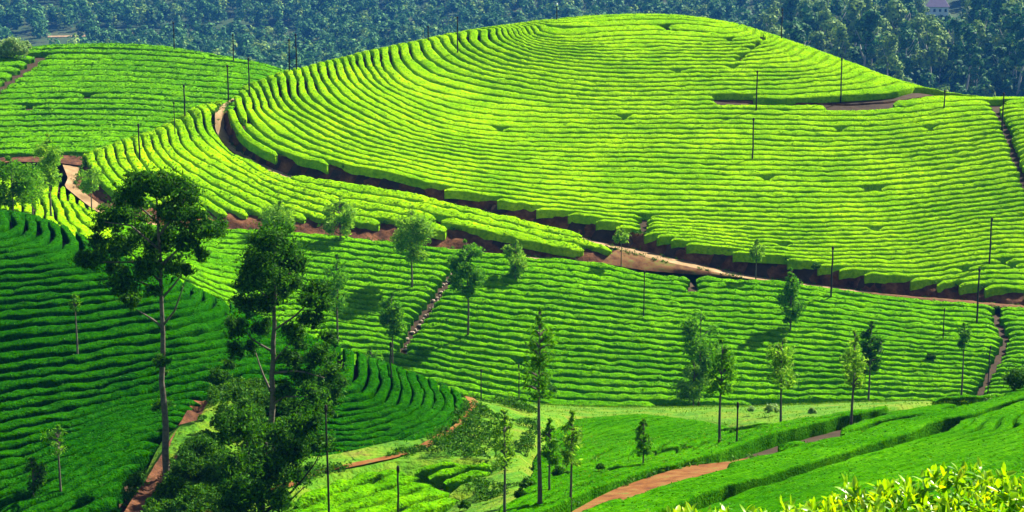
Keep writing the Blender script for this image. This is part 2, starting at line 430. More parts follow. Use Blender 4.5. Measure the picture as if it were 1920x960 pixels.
def tea_rows(field, guides, poly, label, mats, step=0.4, gap=0.30, hwmax=1.3, lump=0.10, tuft=5.0, tuft_size=0.10,
             cuts=(), keep=None, vlam=1e-4, grid=0.6, depth=1.0, seed=1, skip=(), sub=1.0, bushes=1.1, gfrac=0.40):
    """A tea field: the rows follow the guide lines; every row is a part of the field."""
    gp, gv = [], []
    for v, pts in guides:
        h = field.line(pts)
        for a in h:
            gp.append(a[:2]); gv.append(v * sub)
    vf = TPS(gp, gv, vlam)
    poly = [tuple(p) for p in poly]
    pa = np.array(poly)
    xs = np.arange(pa[:, 0].min() - 1, pa[:, 0].max() + 1, grid)
    ys = np.arange(pa[:, 1].min() - 1, pa[:, 1].max() + 1, grid)
    X, Y = np.meshgrid(xs, ys)
    vg = vf(X, Y)
    mask = inside(X, Y, poly)
    root = thing("tea_field", label, "tea field", loc=tuple(float(c) for c in (pa[:, 0].mean(), pa[:, 1].mean(), field.z(pa[:, 0].mean(), pa[:, 1].mean()))))
    inv = np.array(root.location)
    rng = np.random.default_rng(seed)
    if not mask.any():
        return root
    lo, hi = vg[mask].min(), vg[mask].max()
    K = len(PROF_U)
    for lev in np.arange(math.ceil(lo), math.floor(hi) + 1):
        if int(round(lev)) in skip:
            continue
        mb = MB()
        for ln in trace(vg, np.ones_like(mask), xs, ys, lev + 1e-4):
            for _ in range(3):
                ln[1:-1] = 0.25 * ln[:-2] + 0.5 * ln[1:-1] + 0.25 * ln[2:]
            p = resample(ln, step=step)
            ok = inside(p[:, 0], p[:, 1], poly)
            for line, w in cuts:
                ok &= dist_line(p[:, 0], p[:, 1], line) > w * (1 + 0.4 * vnoise(p[:, 0], p[:, 1], 5))
            for hole in (keep or ()):
                ok &= ~inside(p[:, 0], p[:, 1], hole)
            ok &= rng.random(len(p)) > 0.004 * step
            idx = np.where(ok)[0]
            if not len(idx):
                continue
            for run in np.split(idx, np.where(np.diff(idx) > 1)[0] + 1):
                if len(run) < 5:
                    continue
                c = p[run]
                t = np.gradient(c, axis=0); t /= np.linalg.norm(t, axis=1)[:, None] + 1e-9
                nr = np.stack([-t[:, 1], t[:, 0]], 1)
                e = 0.3
                g = np.hypot((vf(c[:, 0] + e, c[:, 1]) - vf(c[:, 0] - e, c[:, 1])) / (2 * e),
                             (vf(c[:, 0], c[:, 1] + e) - vf(c[:, 0], c[:, 1] - e)) / (2 * e))
                gp_ = np.minimum(gap, gfrac / np.maximum(g, 1e-3)) * (1 + 0.45 * vnoise(c[:, 0] * 0.35, c[:, 1] * 0.35, seed + 9))
                hw = np.clip(0.5 / np.maximum(g, 1e-3) - gp_ / 2, 0.22, hwmax)
                ends = np.ones(len(c)); ends[0] = ends[-1] = 0.40
                if len(c) > 8:
                    ends[1] = ends[-2] = 0.74; ends[2] = ends[-3] = 0.93
                U = PROF_U[None, :] * (hw * ends)[:, None]
                x = c[:, 0:1] + nr[:, 0:1] * U; y = c[:, 1:2] + nr[:, 1:2] * U
                wob = vnoise(x / bushes, y / bushes, seed) * 0.14 + 0.11 * vnoise(x / 0.45, y / 0.45, seed + 6)
                x = x + nr[:, 0:1] * wob; y = y + nr[:, 1:2] * wob
                h = np.where(PROF_Z > -0.5, PROF_Z, PROF_Z * depth)[None, :] * np.ones((len(c), 1))
                topw = (PROF_Z > -0.5)[None, :]
                h = h + topw * lump * (1.1 * vnoise(x / bushes, y / bushes, seed + 1) + 1.5 * vnoise(x / 0.42, y / 0.42, seed + 2) + 0.9 * vnoise(x / 3.5, y / 3.5, seed + 3))
                z = field.z(x, y) + h - (1 - ends)[:, None] * 0.35
                n = len(c)
                V = np.stack([x, y, z], -1).reshape(-1, 3)
                i = np.arange(n - 1)[:, None] * K; j = np.arange(K - 1)[None, :]
                Q = np.stack([i + j + 1, i + j, i + K + j, i + K + j + 1], -1).reshape(-1, 4)
                capq = []
                for o, fl in ((0, 0), ((n - 1) * K, 1)):
                    for k in range(K // 2):
                        a = [o + k, o + k + 1, o + K - 2 - k, o + K - 1 - k]
                        if len(set(a)) == 4:
                            capq.append(a if fl else a[::-1])
                mb.add(V - inv, np.vstack([Q, np.array(capq)]), m=0)
                if tuft > 0:
                    area = n * step * 2 * hw.mean()
                    nt_ = int(area * tuft)
                    if nt_:
                        ii = rng.integers(0, n - 1, nt_); kk = rng.integers(2, K - 3, nt_)
                        f1 = rng.random(nt_)[:, None]; f2 = rng.random(nt_)[:, None]
                        G = V.reshape(n, K, 3)
                        pt = (G[ii, kk] * (1 - f1) + G[ii + 1, kk] * f1) * (1 - f2) + (G[ii, kk + 1] * (1 - f1) + G[ii + 1, kk + 1] * f1) * f2
                        pt[:, 2] += rng.uniform(0.0, 0.6, nt_) * tuft_size
                        mb.leaves(pt - inv, tuft_size, 0.5, m=1, up=0.7, rng=rng)
        if mb.n:
            sm = [True] * len(mb.qm)
            V = np.vstack(mb.V); Q = np.vstack(mb.Q)
            link("tea_row", raw_mesh("tea_row", V, Q, mats, mb.qm, np.array(mb.qm) == 0), root)
    return root

def patch(name, field, poly, mat, dz=-0.75, cell=0.8, drop=1.2, bumpy=0.06, holes=()):
    pa = np.array(poly)
    xs = np.arange(pa[:, 0].min() - 2 * cell, pa[:, 0].max() + 2 * cell, cell)
    ys = np.arange(pa[:, 1].min() - 2 * cell, pa[:, 1].max() + 2 * cell, cell)
    X, Y = np.meshgrid(xs, ys)
    ins = inside(X, Y, poly)
    for h in holes:
        ins &= ~inside(X, Y, h)
    Z = field.z(X, Y) + dz + bumpy * vnoise(X / 1.3, Y / 1.3, 3) + np.where(ins, 0, -drop)
    near = ins.copy()
    near[1:] |= ins[:-1]; near[:-1] |= ins[1:]
    n2 = near.copy(); near[:, 1:] |= n2[:, :-1]; near[:, :-1] |= n2[:, 1:]
    idx = -np.ones(X.shape, int); idx[near] = np.arange(near.sum())
    V = np.stack([X[near], Y[near], Z[near]], 1)
    a, b, c, d = idx[:-1, :-1], idx[:-1, 1:], idx[1:, 1:], idx[1:, :-1]
    ok = (a >= 0) & (b >= 0) & (c >= 0) & (d >= 0)
    Q = np.stack([a[ok], b[ok], c[ok], d[ok]], 1)
    return link(name, raw_mesh(name, V, Q, mat), kind="structure")

def strip(name, A, B, mat, m=6, step=0.5, amp=0.0, seed=0, kind="structure", bulge=0.0, scale=0.8, lift=0.0, mats=None):
    """A surface stretched between two lines."""
    n = max(3, int(np.linalg.norm(np.diff(A, axis=0), axis=1).sum() / step))
    A = resample(A, n=n); B = resample(B, n=n)
    t = np.linspace(0, 1, m)[None, :, None]
    G = A[:, None, :] * (1 - t) + B[:, None, :] * t
    d = B - A; d /= np.linalg.norm(d, axis=1)[:, None] + 1e-9
    tg = np.gradient(A, axis=0); tg /= np.linalg.norm(tg, axis=1)[:, None] + 1e-9
    nr = np.cross(tg, d); nr *= np.where(nr[:, 2:3] < 0, -1, 1)
    s = np.arange(n)[:, None] * step
    nz = vnoise(s / scale + 0 * t[..., 0], t[..., 0] * 3 + 0 * s, seed) + 0.6 * vnoise(s / scale * 2.3, t[..., 0] * 7 + 0 * s, seed + 1)
    w = np.sin(np.clip(t[..., 0], 0, 1) * pi) 
    off = amp * nz * np.minimum(1, w + 0.35) + bulge * w + lift
    G = G + nr[:, None, :] * off[..., None]
    i = np.arange(n - 1)[:, None] * m; j = np.arange(m - 1)[None, :]
    Q = np.stack([i + j, i + j + 1, i + m + j + 1, i + m + j], -1).reshape(-1, 4)
    return link(name, raw_mesh(name, G.reshape(-1, 3), Q, mat), kind=kind)

# ------------------------------------------------------------------ the slopes
def interp_Y(line, px, dY):
    a = np.array(line)
    return float(np.interp(px, a[:, 0], a[:, 2])) + dY

B_EDGE = [(430, 203, 161.5), (433, 227, 160), (453, 257, 158), (500, 283, 155.5), (533, 293, 154.5), (600, 303, 153), (640, 312, 152.3),
          (723, 322, 151), (780, 337, 150.3), (840, 353, 149.5), (930, 372, 148.7), (1007, 390, 148), (1050, 397, 147.5), (1140, 417, 146),
          (1187, 435, 145.3), (1240, 442, 144.8), (1280, 453, 144.5), (1323, 463, 144), (1393, 473, 143.3), (1470, 483, 142.5),
          (1540, 497, 142), (1613, 510, 141.5), (1707, 523, 141), (1780, 533, 140.5), (1873, 540, 140), (1920, 550, 140), (2200, 590, 140)]
FOOT1 = [(448, 178, 168), (425, 190, 164)] + [(px, py, interp_Y(B_EDGE, px, -0.4)) for px, py in (
    (418, 205), (421, 235), (437, 265), (480, 295), (540, 320), (640, 339), (763, 357), (840, 376), (923, 394), (1000, 411), (1073, 431),
    (1140, 449), (1200, 461), (1280, 480), (1340, 494), (1400, 507), (1480, 519), (1560, 529), (1640, 540), (1750, 551), (1850, 559), (1920, 566), (2200, 602))]
LOW1 = [(436, 177, 167.5), (410, 192, 163)] + [(px, py, interp_Y(B_EDGE, px, -2.4)) for px, py in (
    (403, 205), (403, 235), (420, 264), (470, 302), (540, 327), (640, 346), (763, 364), (840, 383), (923, 401), (990, 415), (1073, 437),
    (1160, 459), (1213, 474), (1280, 489), (1360, 506), (1420, 517), (1480, 526), (1560, 536), (1640, 546), (1750, 557), (1850, 565), (1920, 572), (2200, 608))]
C_LOW = [(158, 298, 145.5), (165, 315, 142), (195, 348, 140), (230, 370, 139.8), (300, 390, 140.5), (373, 395, 142), (457, 400, 143), (500, 407, 143),
         (613, 409, 143), (667, 413, 143), (733, 420, 142.7), (800, 427, 142.4), (880, 432, 142.3), (957, 443, 142), (1040, 459, 141.9), (1100, 466, 142), (1147, 470, 142.3)]
D_TOP = [(200, 396, 136.8), (250, 414, 137), (330, 425, 138.3), (413, 428, 139.8), (490, 433, 140), (567, 437, 140), (640, 442, 139.9), (740, 453, 139.8), (807, 460, 139.8), (923, 472, 139.8),
         (1007, 480, 139.8), (1127, 493, 139.7), (1207, 507, 140.3), (1280, 513, 140.4), (1413, 523, 140), (1463, 528, 139.6), (1507, 535, 139.2),
         (1600, 546, 139), (1707, 557, 138.6), (1850, 568, 138.2), (1920, 575, 138), (2200, 612, 138)]
LOW2 = [(117, 300, 144), (127, 325, 141), (120, 340, 139.5), (153, 367, 138.5), (180, 387, 137.5), (250, 413, 137.3), (330, 424, 138.5)] + D_TOP[3:12]
FOOT2 = [(150, 306, 144.5), (143, 322, 142), (140, 340, 140.3), (170, 362, 139.3), (195, 380, 138.6), (260, 405, 138.4)] + [(p[0], p[1] - 6, p[2] + 1.5) for p in [(330, 424, 138.5)] + D_TOP[3:12]]

SKY_B = [(1920, 182, 181), (1800, 176, 182), (1680, 148, 189), (1600, 118, 195), (1500, 83, 199), (1400, 50, 203), (1300, 31, 205), (1220, 26, 206), (1120, 29, 205.5),
         (1030, 36, 204), (940, 48, 201), (860, 60, 198), (720, 90, 191), (600, 117, 184), (540, 130, 178), (470, 163, 171)]
hill = Field(B_EDGE + SKY_B + [(2010, 180, 180), (2200, 172, 178), (1100, 100, 188), (1100, 200, 174.5), (1100, 300, 161), (700, 150, 179), (700, 220, 166), (500, 215, 163.5), (470, 250, 158.5),
             (1500, 150, 184.5), (1500, 205, 176.5), (1500, 300, 164), (1500, 400, 151.5), (1850, 250, 168.5), (1850, 350, 158), (1850, 450, 148), (850, 130, 186), (1300, 70, 195), (800, 280, 158.5), (2200, 392, 152)],
             [(p[0], p[1], p[2], 12, 1.6) for p in SKY_B] + [(p[0], p[1], p[2], 32, 7.5) for p in SKY_B[::2]] + [(1800, 176, 182, 60, 18), (1220, 26, 206, 60, 18), (600, 117, 184, 60, 18)], lam=2e-4)
SKY_C = [(162, 292, 147), (200, 275, 149), (260, 254, 153), (350, 220, 158.5), (400, 200, 161.5)]
spur = Field(LOW1[2:14] + C_LOW + SKY_C + [(330, 300, 149), (440, 335, 148.5), (250, 320, 144.5), (432, 180, 167)],
             [(p[0], p[1], p[2], 8, 1.3) for p in SKY_C] + [(p[0], p[1], p[2], 22, 6) for p in SKY_C], lam=1e-4)
SKY_A = [(-300, 122, 206), (-90, 100, 219), (0, 97, 225), (85, 88, 229), (200, 85, 231), (320, 92, 229), (430, 112, 223), (530, 131, 214)]
back = Field(SKY_A + [(-300, 284, 157), (0, 286, 157), (150, 293, 157), (250, 290, 157.5), (100, 150, 201), (100, 220, 178), (300, 150, 201), (300, 220, 178), (430, 160, 199), (430, 210, 182), (540, 180, 194), (-90, 200, 184), (-300, 205, 180)],
             [(p[0], p[1], p[2], 14, 2.2) for p in SKY_A] + [(p[0], p[1], p[2], 40, 10) for p in SKY_A[::2]] + [(600, 140, 212, 6, 3)], lam=2e-4)
low = Field(D_TOP + [(250, 470, 126), (330, 500, 123), (430, 560, 123), (600, 630, 123), (700, 680, 121), (860, 735, 118), (1000, 748, 117), (1250, 750, 117.5), (1400, 754, 118), (1700, 752, 119), (1900, 742, 119.5), (2200, 730, 119.5),
            (1100, 620, 127.5), (1500, 650, 127), (1800, 660, 127), (800, 580, 129), (600, 530, 130.5)], lam=3e-4)
saddle = Field([(-300, 330, 141), (-300, 375, 122), (-90, 330, 141), (0, 332, 141), (60, 330, 141), (110, 332, 140.5), (120, 345, 139), (153, 370, 138), (185, 392, 136.5), (215, 415, 134), (-90, 375, 120), (0, 370, 122), (60, 365, 126), (100, 370, 128),
                (0, 400, 111), (60, 408, 109), (130, 430, 110), (200, 470, 110), (0, 308, 150), (100, 308, 148), (60, 430, 103)], lam=3e-4)
RIDGE_E = [(60, 402, 104), (130, 427, 100), (200, 468, 96), (345, 525, 91), (430, 570, 88), (600, 637, 84.5), (700, 672, 82.5), (790, 707, 80.5), (860, 742, 79)]
near = Field(RIDGE_E + [(700, 835, 71.5), (600, 850, 69.5), (800, 800, 73.5), (860, 770, 76.5), (0, 398, 106), (-120, 380, 112), (-320, 352, 118), (-320, 700, 77), (-320, 960, 62), (0, 440, 96), (0, 570, 84), (0, 700, 75), (0, 830, 68), (0, 960, 62), (-150, 700, 76), (-150, 960, 62), (200, 540, 86), (200, 700, 75.5), (200, 860, 67), (380, 640, 79.5), (380, 720, 75),
              (300, 840, 68.5), (600, 700, 79.5), (740, 750, 77), (0, 1050, 58), (250, 1000, 61)],
              [(p[0], p[1], p[2], 6, 0.25) for p in RIDGE_E[:2]] + [(p[0], p[1], p[2], 9, 2.0) for p in RIDGE_E[2:]] + [(p[0], p[1], p[2], 22, 8) for p in RIDGE_E[3:]], lam=3e-4)
mound = Field([(530, 965, 59.5), (600, 890, 64.5), (700, 865, 66.5), (850, 860, 67), (940, 868, 66.5), (900, 905, 64), (840, 960, 60), (700, 950, 60.5), (560, 1000, 57.5), (800, 1000, 57.5), (700, 910, 63.3)], lam=1e-3)
def onplane(px, py):
    k = (px - 960) / FPX
    return (px, py, 7.81 / (-ray(px, py)[2] + 0.1 * k - 0.2075))
slope = Field([onplane(*p) for p in ((1000, 965), (1050, 957), (1000, 930), (900, 965), (1000, 912), (1150, 920), (1273, 872), (1363, 848), (1300, 830), (1380, 800), (1500, 815), (1600, 785), (1707, 755), (1600, 762),
               (1800, 742), (1920, 730), (2010, 712), (2200, 680), (1255, 960), (1370, 915), (1490, 880), (1600, 848), (1780, 785), (1920, 760), (1500, 960), (1700, 905), (1920, 835), (1920, 800), (1150, 930), (1370, 873), (1600, 815), (1920, 880), (1010, 820), (1080, 786), (1200, 775), (1330, 785), (1150, 850))],
              [onplane(1920, 728) + (9, 2.0), onplane(2010, 712) + (9, 2.0), onplane(2200, 680) + (9, 2.0), onplane(1800, 740) + (9, 1.2), onplane(1920, 728) + (20, 5.5), onplane(2010, 712) + (20, 5.5)],
              [(2, 20, -8.7), (8, 20, -8.6), (-4, 20, -9.0), (2, 8, -4.0), (-2, 8, -4.1), (6, 8, -3.9), (12, 30, -12.0), (0, 0, -1.75), (5, 0, -1.7), (-6, 34, -14.4)], lam=5e-4, yr=(12, 330))
valley = Field([(380, 760, 72.5), (330, 880, 65.5), (420, 960, 59.5), (520, 945, 61), (600, 880, 65.5), (700, 858, 67.5), (640, 840, 70), (800, 830, 70.5), (880, 785, 75), (900, 750, 79), (950, 890, 64), (900, 945, 59.5), (1000, 880, 63.5), (1100, 850, 67), (1000, 800, 78), (950, 765, 88), (1000, 758, 108),
                (1250, 763, 115), (1100, 764, 114), (1200, 815, 74), (1400, 766, 84), (1400, 800, 72), (1600, 765, 77), (1500, 790, 72.5), (1700, 757, 79), (1400, 762, 115), (1600, 761, 116), (1700, 759, 116), (1900, 752, 116), (240, 960, 60.5), (600, 1000, 57), (1000, 1000, 49), (1000, 915, 57.5), (1250, 850, 63.5)], lam=1e-3)

FIELDS = [hill, spur, back, low, saddle, near, mound, slope, valley]

# ------------------------------------------------------------------ ground sheets, roads and banks
allp = np.vstack([f.pts[::2] for f in FIELDS] + [np.array([(x, y, z) for x in (-160, -80, 0, 80, 160) for y, z in ((-40, -4), (330, -58))])])
gtps = TPS(allp, allp[:, 2], 0.03)
gx = np.concatenate([[-3500, -1200, -500], np.linspace(-150, 150, 101), [500, 1200, 3500]])
gy = np.concatenate([[-3500, -600], np.linspace(-45, 330, 126), [500, 900, 5000]])
GX, GY = np.meshgrid(gx, gy)
GZ = gtps(np.clip(GX, -150, 150), np.clip(GY, -40, 325)) - 4.5
nb = GX.shape[1]
ii = np.arange(GX.shape[0] - 1)[:, None] * nb; jj = np.arange(nb - 1)[None, :]
link("ground", raw_mesh("ground", np.stack([GX, GY, GZ], -1), np.stack([ii + jj, ii + jj + 1, ii + nb + jj + 1, ii + nb + jj], -1), M['ground']), kind="structure")

L = lambda pts: np.array([at(*p) for p in pts])
edgeB = hill.line([p[:2] for p in B_EDGE], -0.35)
foot1, low1, foot2, low2 = L(FOOT1), L(LOW1), L(FOOT2), L(LOW2)
for a in (foot1, low1, foot2, low2):
    a[:, 2] -= 0.42
strip("earth_bank", edgeB, foot1[2:], M['bank'], m=9, step=0.35, amp=0.28, seed=3)
strip("dirt_road", foot1 + [0, 0, 0.02], low1, M['road'], m=6, step=0.5, amp=0.05, seed=4)
edgeC = spur.line([p[:2] for p in C_LOW], -0.35)
strip("earth_bank", edgeC, foot2, M['bank'], m=9, step=0.35, amp=0.25, seed=8)
strip("dirt_road", foot2 + [0, 0, 0.02], low2, M['road'], m=6, step=0.5, amp=0.05, seed=9)
# the open bank below the junction of the two roads, and the drop to the lower field
topD = low.line([p[:2] for p in D_TOP[11:]], -0.3)
strip("grassy_bank", low1[13:], topD, M['dirtgrass'], m=7, step=0.4, amp=0.15, seed=12, bulge=0.15)
strip("grassy_bank", np.array([edgeC[-1], foot2[-1], low2[-1]]), np.array([low1[13], (low1[13] + topD[0]) / 2, topD[0]]), M['dirtgrass'], m=8, step=0.2, amp=0.2, seed=14)
P3_UP = [(1200, 184), (1280, 191), (1362, 197), (1447, 199), (1520, 201), (1597, 203), (1663, 199), (1713, 192), (1747, 187), (1790, 184), (1847, 182), (1930, 182)]
P3_LO = [(1200, 187), (1280, 198), (1357, 208), (1447, 211), (1520, 213), (1580, 214), (1640, 212), (1690, 206), (1747, 197), (1780, 191), (1847, 185), (1930, 185)]
p3u, p3l = hill.line(P3_UP, -0.9), hill.line(P3_LO, -0.9)
strip("dirt_road", p3u, p3l, M['redroad'], m=5, step=0.5, amp=0.04, seed=21)
A_EDGE = [(-300, 280), (0, 284), (60, 285), (110, 287), (150, 294), (175, 292)]
edgeA = back.line(A_EDGE, -0.3)
strip("earth_bank", edgeA, L([(-300, 303, 155.5), (0, 304, 155.5), (60, 304, 155.5), (110, 305, 155.3), (150, 310, 155), (175, 306, 155)]), M['bank'], m=7, step=0.4, amp=0.2, seed=31)

cen3 = [tuple((a[:2] + b[:2]) / 2) for a, b in zip(p3u, p3l)][2:]
strip("earth_bank", p3u + [0, 0.35, 0.45], p3u + [0, 0.1, -0.05], M['bank'], m=4, step=0.5, amp=0.05, seed=22)
hole3 = [tuple(p[:2]) for p in p3u] + [tuple(p[:2]) for p in p3l[::-1]]
polyB = hill.poly([p[:2] for p in B_EDGE] + [(2200, 174, 8), (2010, 182, 8)] + [(p[0], p[1], 9) for p in SKY_B] + [(448, 176, 2)])
polyC = spur.poly([p[:2] for p in LOW1[2:14]] + [(1150, 469)] + [p[:2] for p in C_LOW[::-1]] + [(p[0], p[1], 5) for p in SKY_C] + [(412, 190, 2)])
polyA = back.poly(A_EDGE + [(300, 292), (420, 230), (560, 165)] + [(560, 140, 8)] + [(p[0], p[1], 9) for p in SKY_A[::-1]])
polyD = low.poly([p[:2] for p in D_TOP] + [(2200, 730), (1900, 743), (1750, 753), (1500, 755), (1400, 754), (1300, 754), (1150, 764), (1000, 766), (870, 752), (760, 722), (600, 668), (430, 600), (330, 550), (230, 510), (205, 470)])
polyF = saddle.poly([(-300, 330), (0, 332), (60, 331), (112, 332), (116, 343), (150, 372), (182, 392), (205, 418), (212, 470), (120, 455), (50, 430), (0, 415), (-300, 385)])
polyE = near.poly([(-320, 346, 4), (-120, 372, 6), (0, 392, 6), (60, 397, 6), (130, 422, 6), (200, 465, 6), (345, 523, 6), (430, 568, 6), (600, 635, 6), (700, 670, 6), (790, 706, 5), (866, 742, 2), (882, 762), (850, 800), (790, 828), (690, 850), (600, 866), (560, 850), (500, 800), (440, 730), (420, 695), (386, 742), (350, 790), (300, 830), (262, 870), (225, 905), (245, 1000), (0, 1060), (-330, 1060)])
polyG = mound.poly([(520, 985), (545, 945), (600, 893), (700, 866), (850, 861), (938, 868), (905, 893), (850, 912), (872, 933), (836, 962), (800, 1010), (560, 1010)])
polyV = valley.poly([(240, 1000), (300, 850), (375, 735), (430, 680), (640, 760), (860, 742), (880, 750, 15), (1000, 752, 3), (1250, 752, 4), (1500, 754, 4), (1750, 752, 4), (1850, 752), (1600, 775), (1500, 800), (1250, 870), (1000, 985), (850, 1000), (600, 1010)])
polyH = slope.poly([(900, 985), (930, 957), (985, 915), (1002, 870), (1015, 820), (1080, 786), (1200, 775), (1330, 785), (1380, 798), (1500, 783), (1600, 768), (1720, 750), (1800, 738, 4), (1920, 722, 6), (2200, 672, 6)]) + [(40, 60), (26, 24), (7, 12.5), (0.4, 12.5), (-3, 26)]
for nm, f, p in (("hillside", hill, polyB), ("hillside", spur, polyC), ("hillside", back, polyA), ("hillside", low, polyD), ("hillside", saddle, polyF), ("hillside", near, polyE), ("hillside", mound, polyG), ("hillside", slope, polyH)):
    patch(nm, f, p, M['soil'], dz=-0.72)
patch("grass_valley", valley, polyV, M['grass'], dz=-0.05, drop=0.6, bumpy=0.14, holes=(polyE, polyG, polyH))
RP = [(330, 990), (400, 958), (450, 940), (510, 922), (600, 882), (690, 866), (790, 838), (860, 800), (893, 765), (880, 745)]
rp = resample(valley.line(RP, 0.02), n=60)
tg = np.gradient(rp, axis=0); tg /= np.linalg.norm(tg, axis=1)[:, None]
sd = np.stack([-tg[:, 1], tg[:, 0], 0 * tg[:, 0]], 1) * 0.27
for s_ in (sd,):
    l_, r_ = rp + s_, rp - s_
    l_[:, 2] = valley.z(l_[:, 0], l_[:, 1]) + 0.03 + 0.14 * vnoise(l_[:, 0] / 1.3, l_[:, 1] / 1.3, 3); r_[:, 2] = valley.z(r_[:, 0], r_[:, 1]) + 0.03 + 0.14 * vnoise(r_[:, 0] / 1.3, r_[:, 1] / 1.3, 3)
l2, r2 = l_, r_
strip("dirt_path", l_, r_, M['redroad'], m=6, step=0.3, amp=0.05, seed=77)

# ------------------------------------------------------------------ rows of tea
S3 = [M['tea_sun'], M['leaf_sun']]; MI3 = [M['tea_mid'], M['leaf_mid']]; DK3 = [M['tea_shade'], M['leaf_shade']]; SL3 = [M['tea_slope'], M['leaf_slope']]
gB = [(0, [(1030, 37), (1120, 30), (1220, 27), (1300, 32)]), (2, [(1000, 42), (1060, 48), (1150, 46), (1300, 44), (1380, 47)]),
      (4, [(975, 45), (1000, 65), (1060, 74), (1250, 68), (1350, 72), (1413, 67), (1417, 55)]),
      (9, [(937, 52), (940, 63), (960, 80), (990, 92), (1040, 102), (1120, 108), (1300, 108), (1440, 103), (1480, 97), (1493, 87)]),
      (12, [(880, 63), (879, 73), (890, 87), (917, 100), (960, 114), (1100, 133), (1300, 134), (1497, 133), (1547, 125), (1563, 117)]),
      (14, [(840, 73), (841, 81), (853, 93), (887, 113), (960, 134), (1100, 154), (1300, 154), (1513, 147), (1587, 140), (1603, 129)]),
      (17, [(770, 83), (775, 105), (800, 128), (860, 150), (960, 170), (1100, 186), (1300, 186), (1500, 184), (1613, 177), (1680, 172), (1713, 163)]),
      (20, [(705, 98), (706, 112), (720, 140), (743, 160), (832, 193), (960, 212), (1100, 217), (1400, 217), (1580, 222), (1700, 216), (1800, 203), (1900, 198)]),
      (22, [(670, 105), (672, 120), (690, 147), (740, 182), (832, 220), (960, 236), (1100, 239), (1500, 243), (1750, 233), (1900, 216)]),
      (25, [(620, 117), (625, 140), (650, 172), (720, 213), (832, 254), (960, 268), (1100, 272), (1500, 278), (1750, 266), (1900, 248)]),
      (29, [(552, 150), (553, 173), (573, 197), (633, 231), (730, 268), (850, 292), (1000, 308), (1200, 315), (1500, 322), (1700, 316), (1900, 290)]),
      (32.5, [(490, 177), (497, 200), (533, 227), (583, 260), (627, 277), (760, 310), (900, 336), (1100, 354), (1300, 360), (1500, 364), (1700, 358), (1900, 334)]),
      (34, [(470, 187), (473, 207), (500, 241), (550, 270), (633, 299), (800, 335), (1000, 363), (1100, 371), (1300, 378), (1500, 381), (1700, 376), (1900, 352)]),
      (38, [(1080, 404), (1150, 413), (1300, 418), (1500, 426), (1700, 421), (1900, 397)]),
      (43, [(1300, 452), (1400, 464), (1500, 470), (1700, 468), (1900, 446)]), (47, [(1620, 506), (1700, 510), (1900, 490)]), (50, [(1800, 533), (1900, 527)])]
FP_B = [(1858, 186), (1877, 215), (1893, 255), (1905, 290), (1920, 330), (1940, 380)]
wl2 = lambda f, pts: [tuple(h[:2]) for h in f.line(pts)]
cutB = [(wl2(hill, FP_B), 0.20), (wl2(hill, [(1213, 398), (1206, 415), (1209, 432)]), 0.25), (wl2(hill, [(1450, 62), (1420, 82), (1395, 100), (1370, 130)]), 0.08)]
tea_rows(hill, gB, polyB, "broad sunlit tea hill with a domed crest and curved rows, above the upper dirt road", S3, step=0.30, gap=0.35, gfrac=0.40, sub=1.2, tuft=12, tuft_size=0.09, lump=0.085, cuts=cutB + [(cen3, 1.08)], seed=11, hwmax=1.1)
gC = [(0, [(405, 208), (407, 238), (425, 264), (475, 301), (540, 327), (640, 347), (763, 366), (900, 397), (1073, 438), (1155, 459)]),
      (1, [(388, 213), (394, 245), (430, 283), (485, 316), (620, 360), (760, 381), (900, 411), (1060, 447), (1140, 466)]),
      (2, [(372, 227), (380, 250), (402, 273), (437, 298), (490, 331), (620, 374), (760, 397), (880, 424), (1010, 452)]),
      (3, [(353, 233), (363, 257), (400, 292), (467, 330), (600, 381), (730, 409), (800, 425)]), (4, [(337, 243), (343, 267), (367, 290), (417, 319), (500, 360), (600, 396), (660, 412)]),
      (6, [(300, 263), (310, 283), (333, 303), (363, 325), (440, 365), (500, 392), (545, 405)]), (7.5, [(275, 260), (283, 287), (303, 310), (340, 338), (400, 372), (440, 392)]),
      (10, [(225, 270), (235, 303), (265, 337), (300, 362), (350, 389)]), (12.5, [(180, 287), (192, 318), (215, 350), (245, 370)])]
tea_rows(spur, gC, polyC, "narrow curved tea spur between the upper and the lower dirt road", S3, step=0.30, gap=0.23, tuft=9, tuft_size=0.13, lump=0.13, seed=23, sub=1.08, hwmax=1.0)
gA = [((py - 85) / 10.3, [(px, py + dy) for px, dy in ((-60, 3), (0, 2), (100, 0), (200, 0), (300, 4), (400, 12), (480, 18)) if py + dy < 290 and py + dy > {-60: 102, 0: 99, 100: 89, 200: 87, 300: 93, 400: 108, 480: 124}[px]]) for py in (90, 105, 120, 145, 170, 200, 230, 260, 284)]
FP_A = [(-20, 180), (0, 163), (30, 140), (60, 118), (88, 97)]
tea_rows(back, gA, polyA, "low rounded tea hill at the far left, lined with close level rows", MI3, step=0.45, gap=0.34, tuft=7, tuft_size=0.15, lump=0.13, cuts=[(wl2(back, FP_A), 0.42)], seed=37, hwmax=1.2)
gD = [(0, [(250, 418), (420, 432), (640, 446), (850, 470), (1127, 497), (1400, 527), (1700, 561), (1900, 577)]),
      (4, [(330, 470), (500, 487), (640, 503), (850, 525), (1100, 551), (1400, 581), (1700, 608), (1900, 624)]),
      (8, [(430, 545), (640, 562), (850, 583), (1100, 607), (1400, 634), (1700, 656), (1900, 668)]), (12, [(620, 610), (760, 628), (900, 648), (1100, 668), (1400, 688), (1700, 702), (1900, 711)]),
      (15, [(760, 668), (900, 692), (1100, 715), (1400, 733), (1700, 738), (1900, 741)]), (17, [(860, 714), (1000, 744), (1100, 753), (1300, 757)])]
FP_D = [(852, 498), (822, 545), (790, 590), (765, 630), (748, 662)]
FP_D2 = [(1868, 572), (1872, 600), (1886, 628), (1880, 652), (1862, 682), (1845, 715), (1828, 742)]
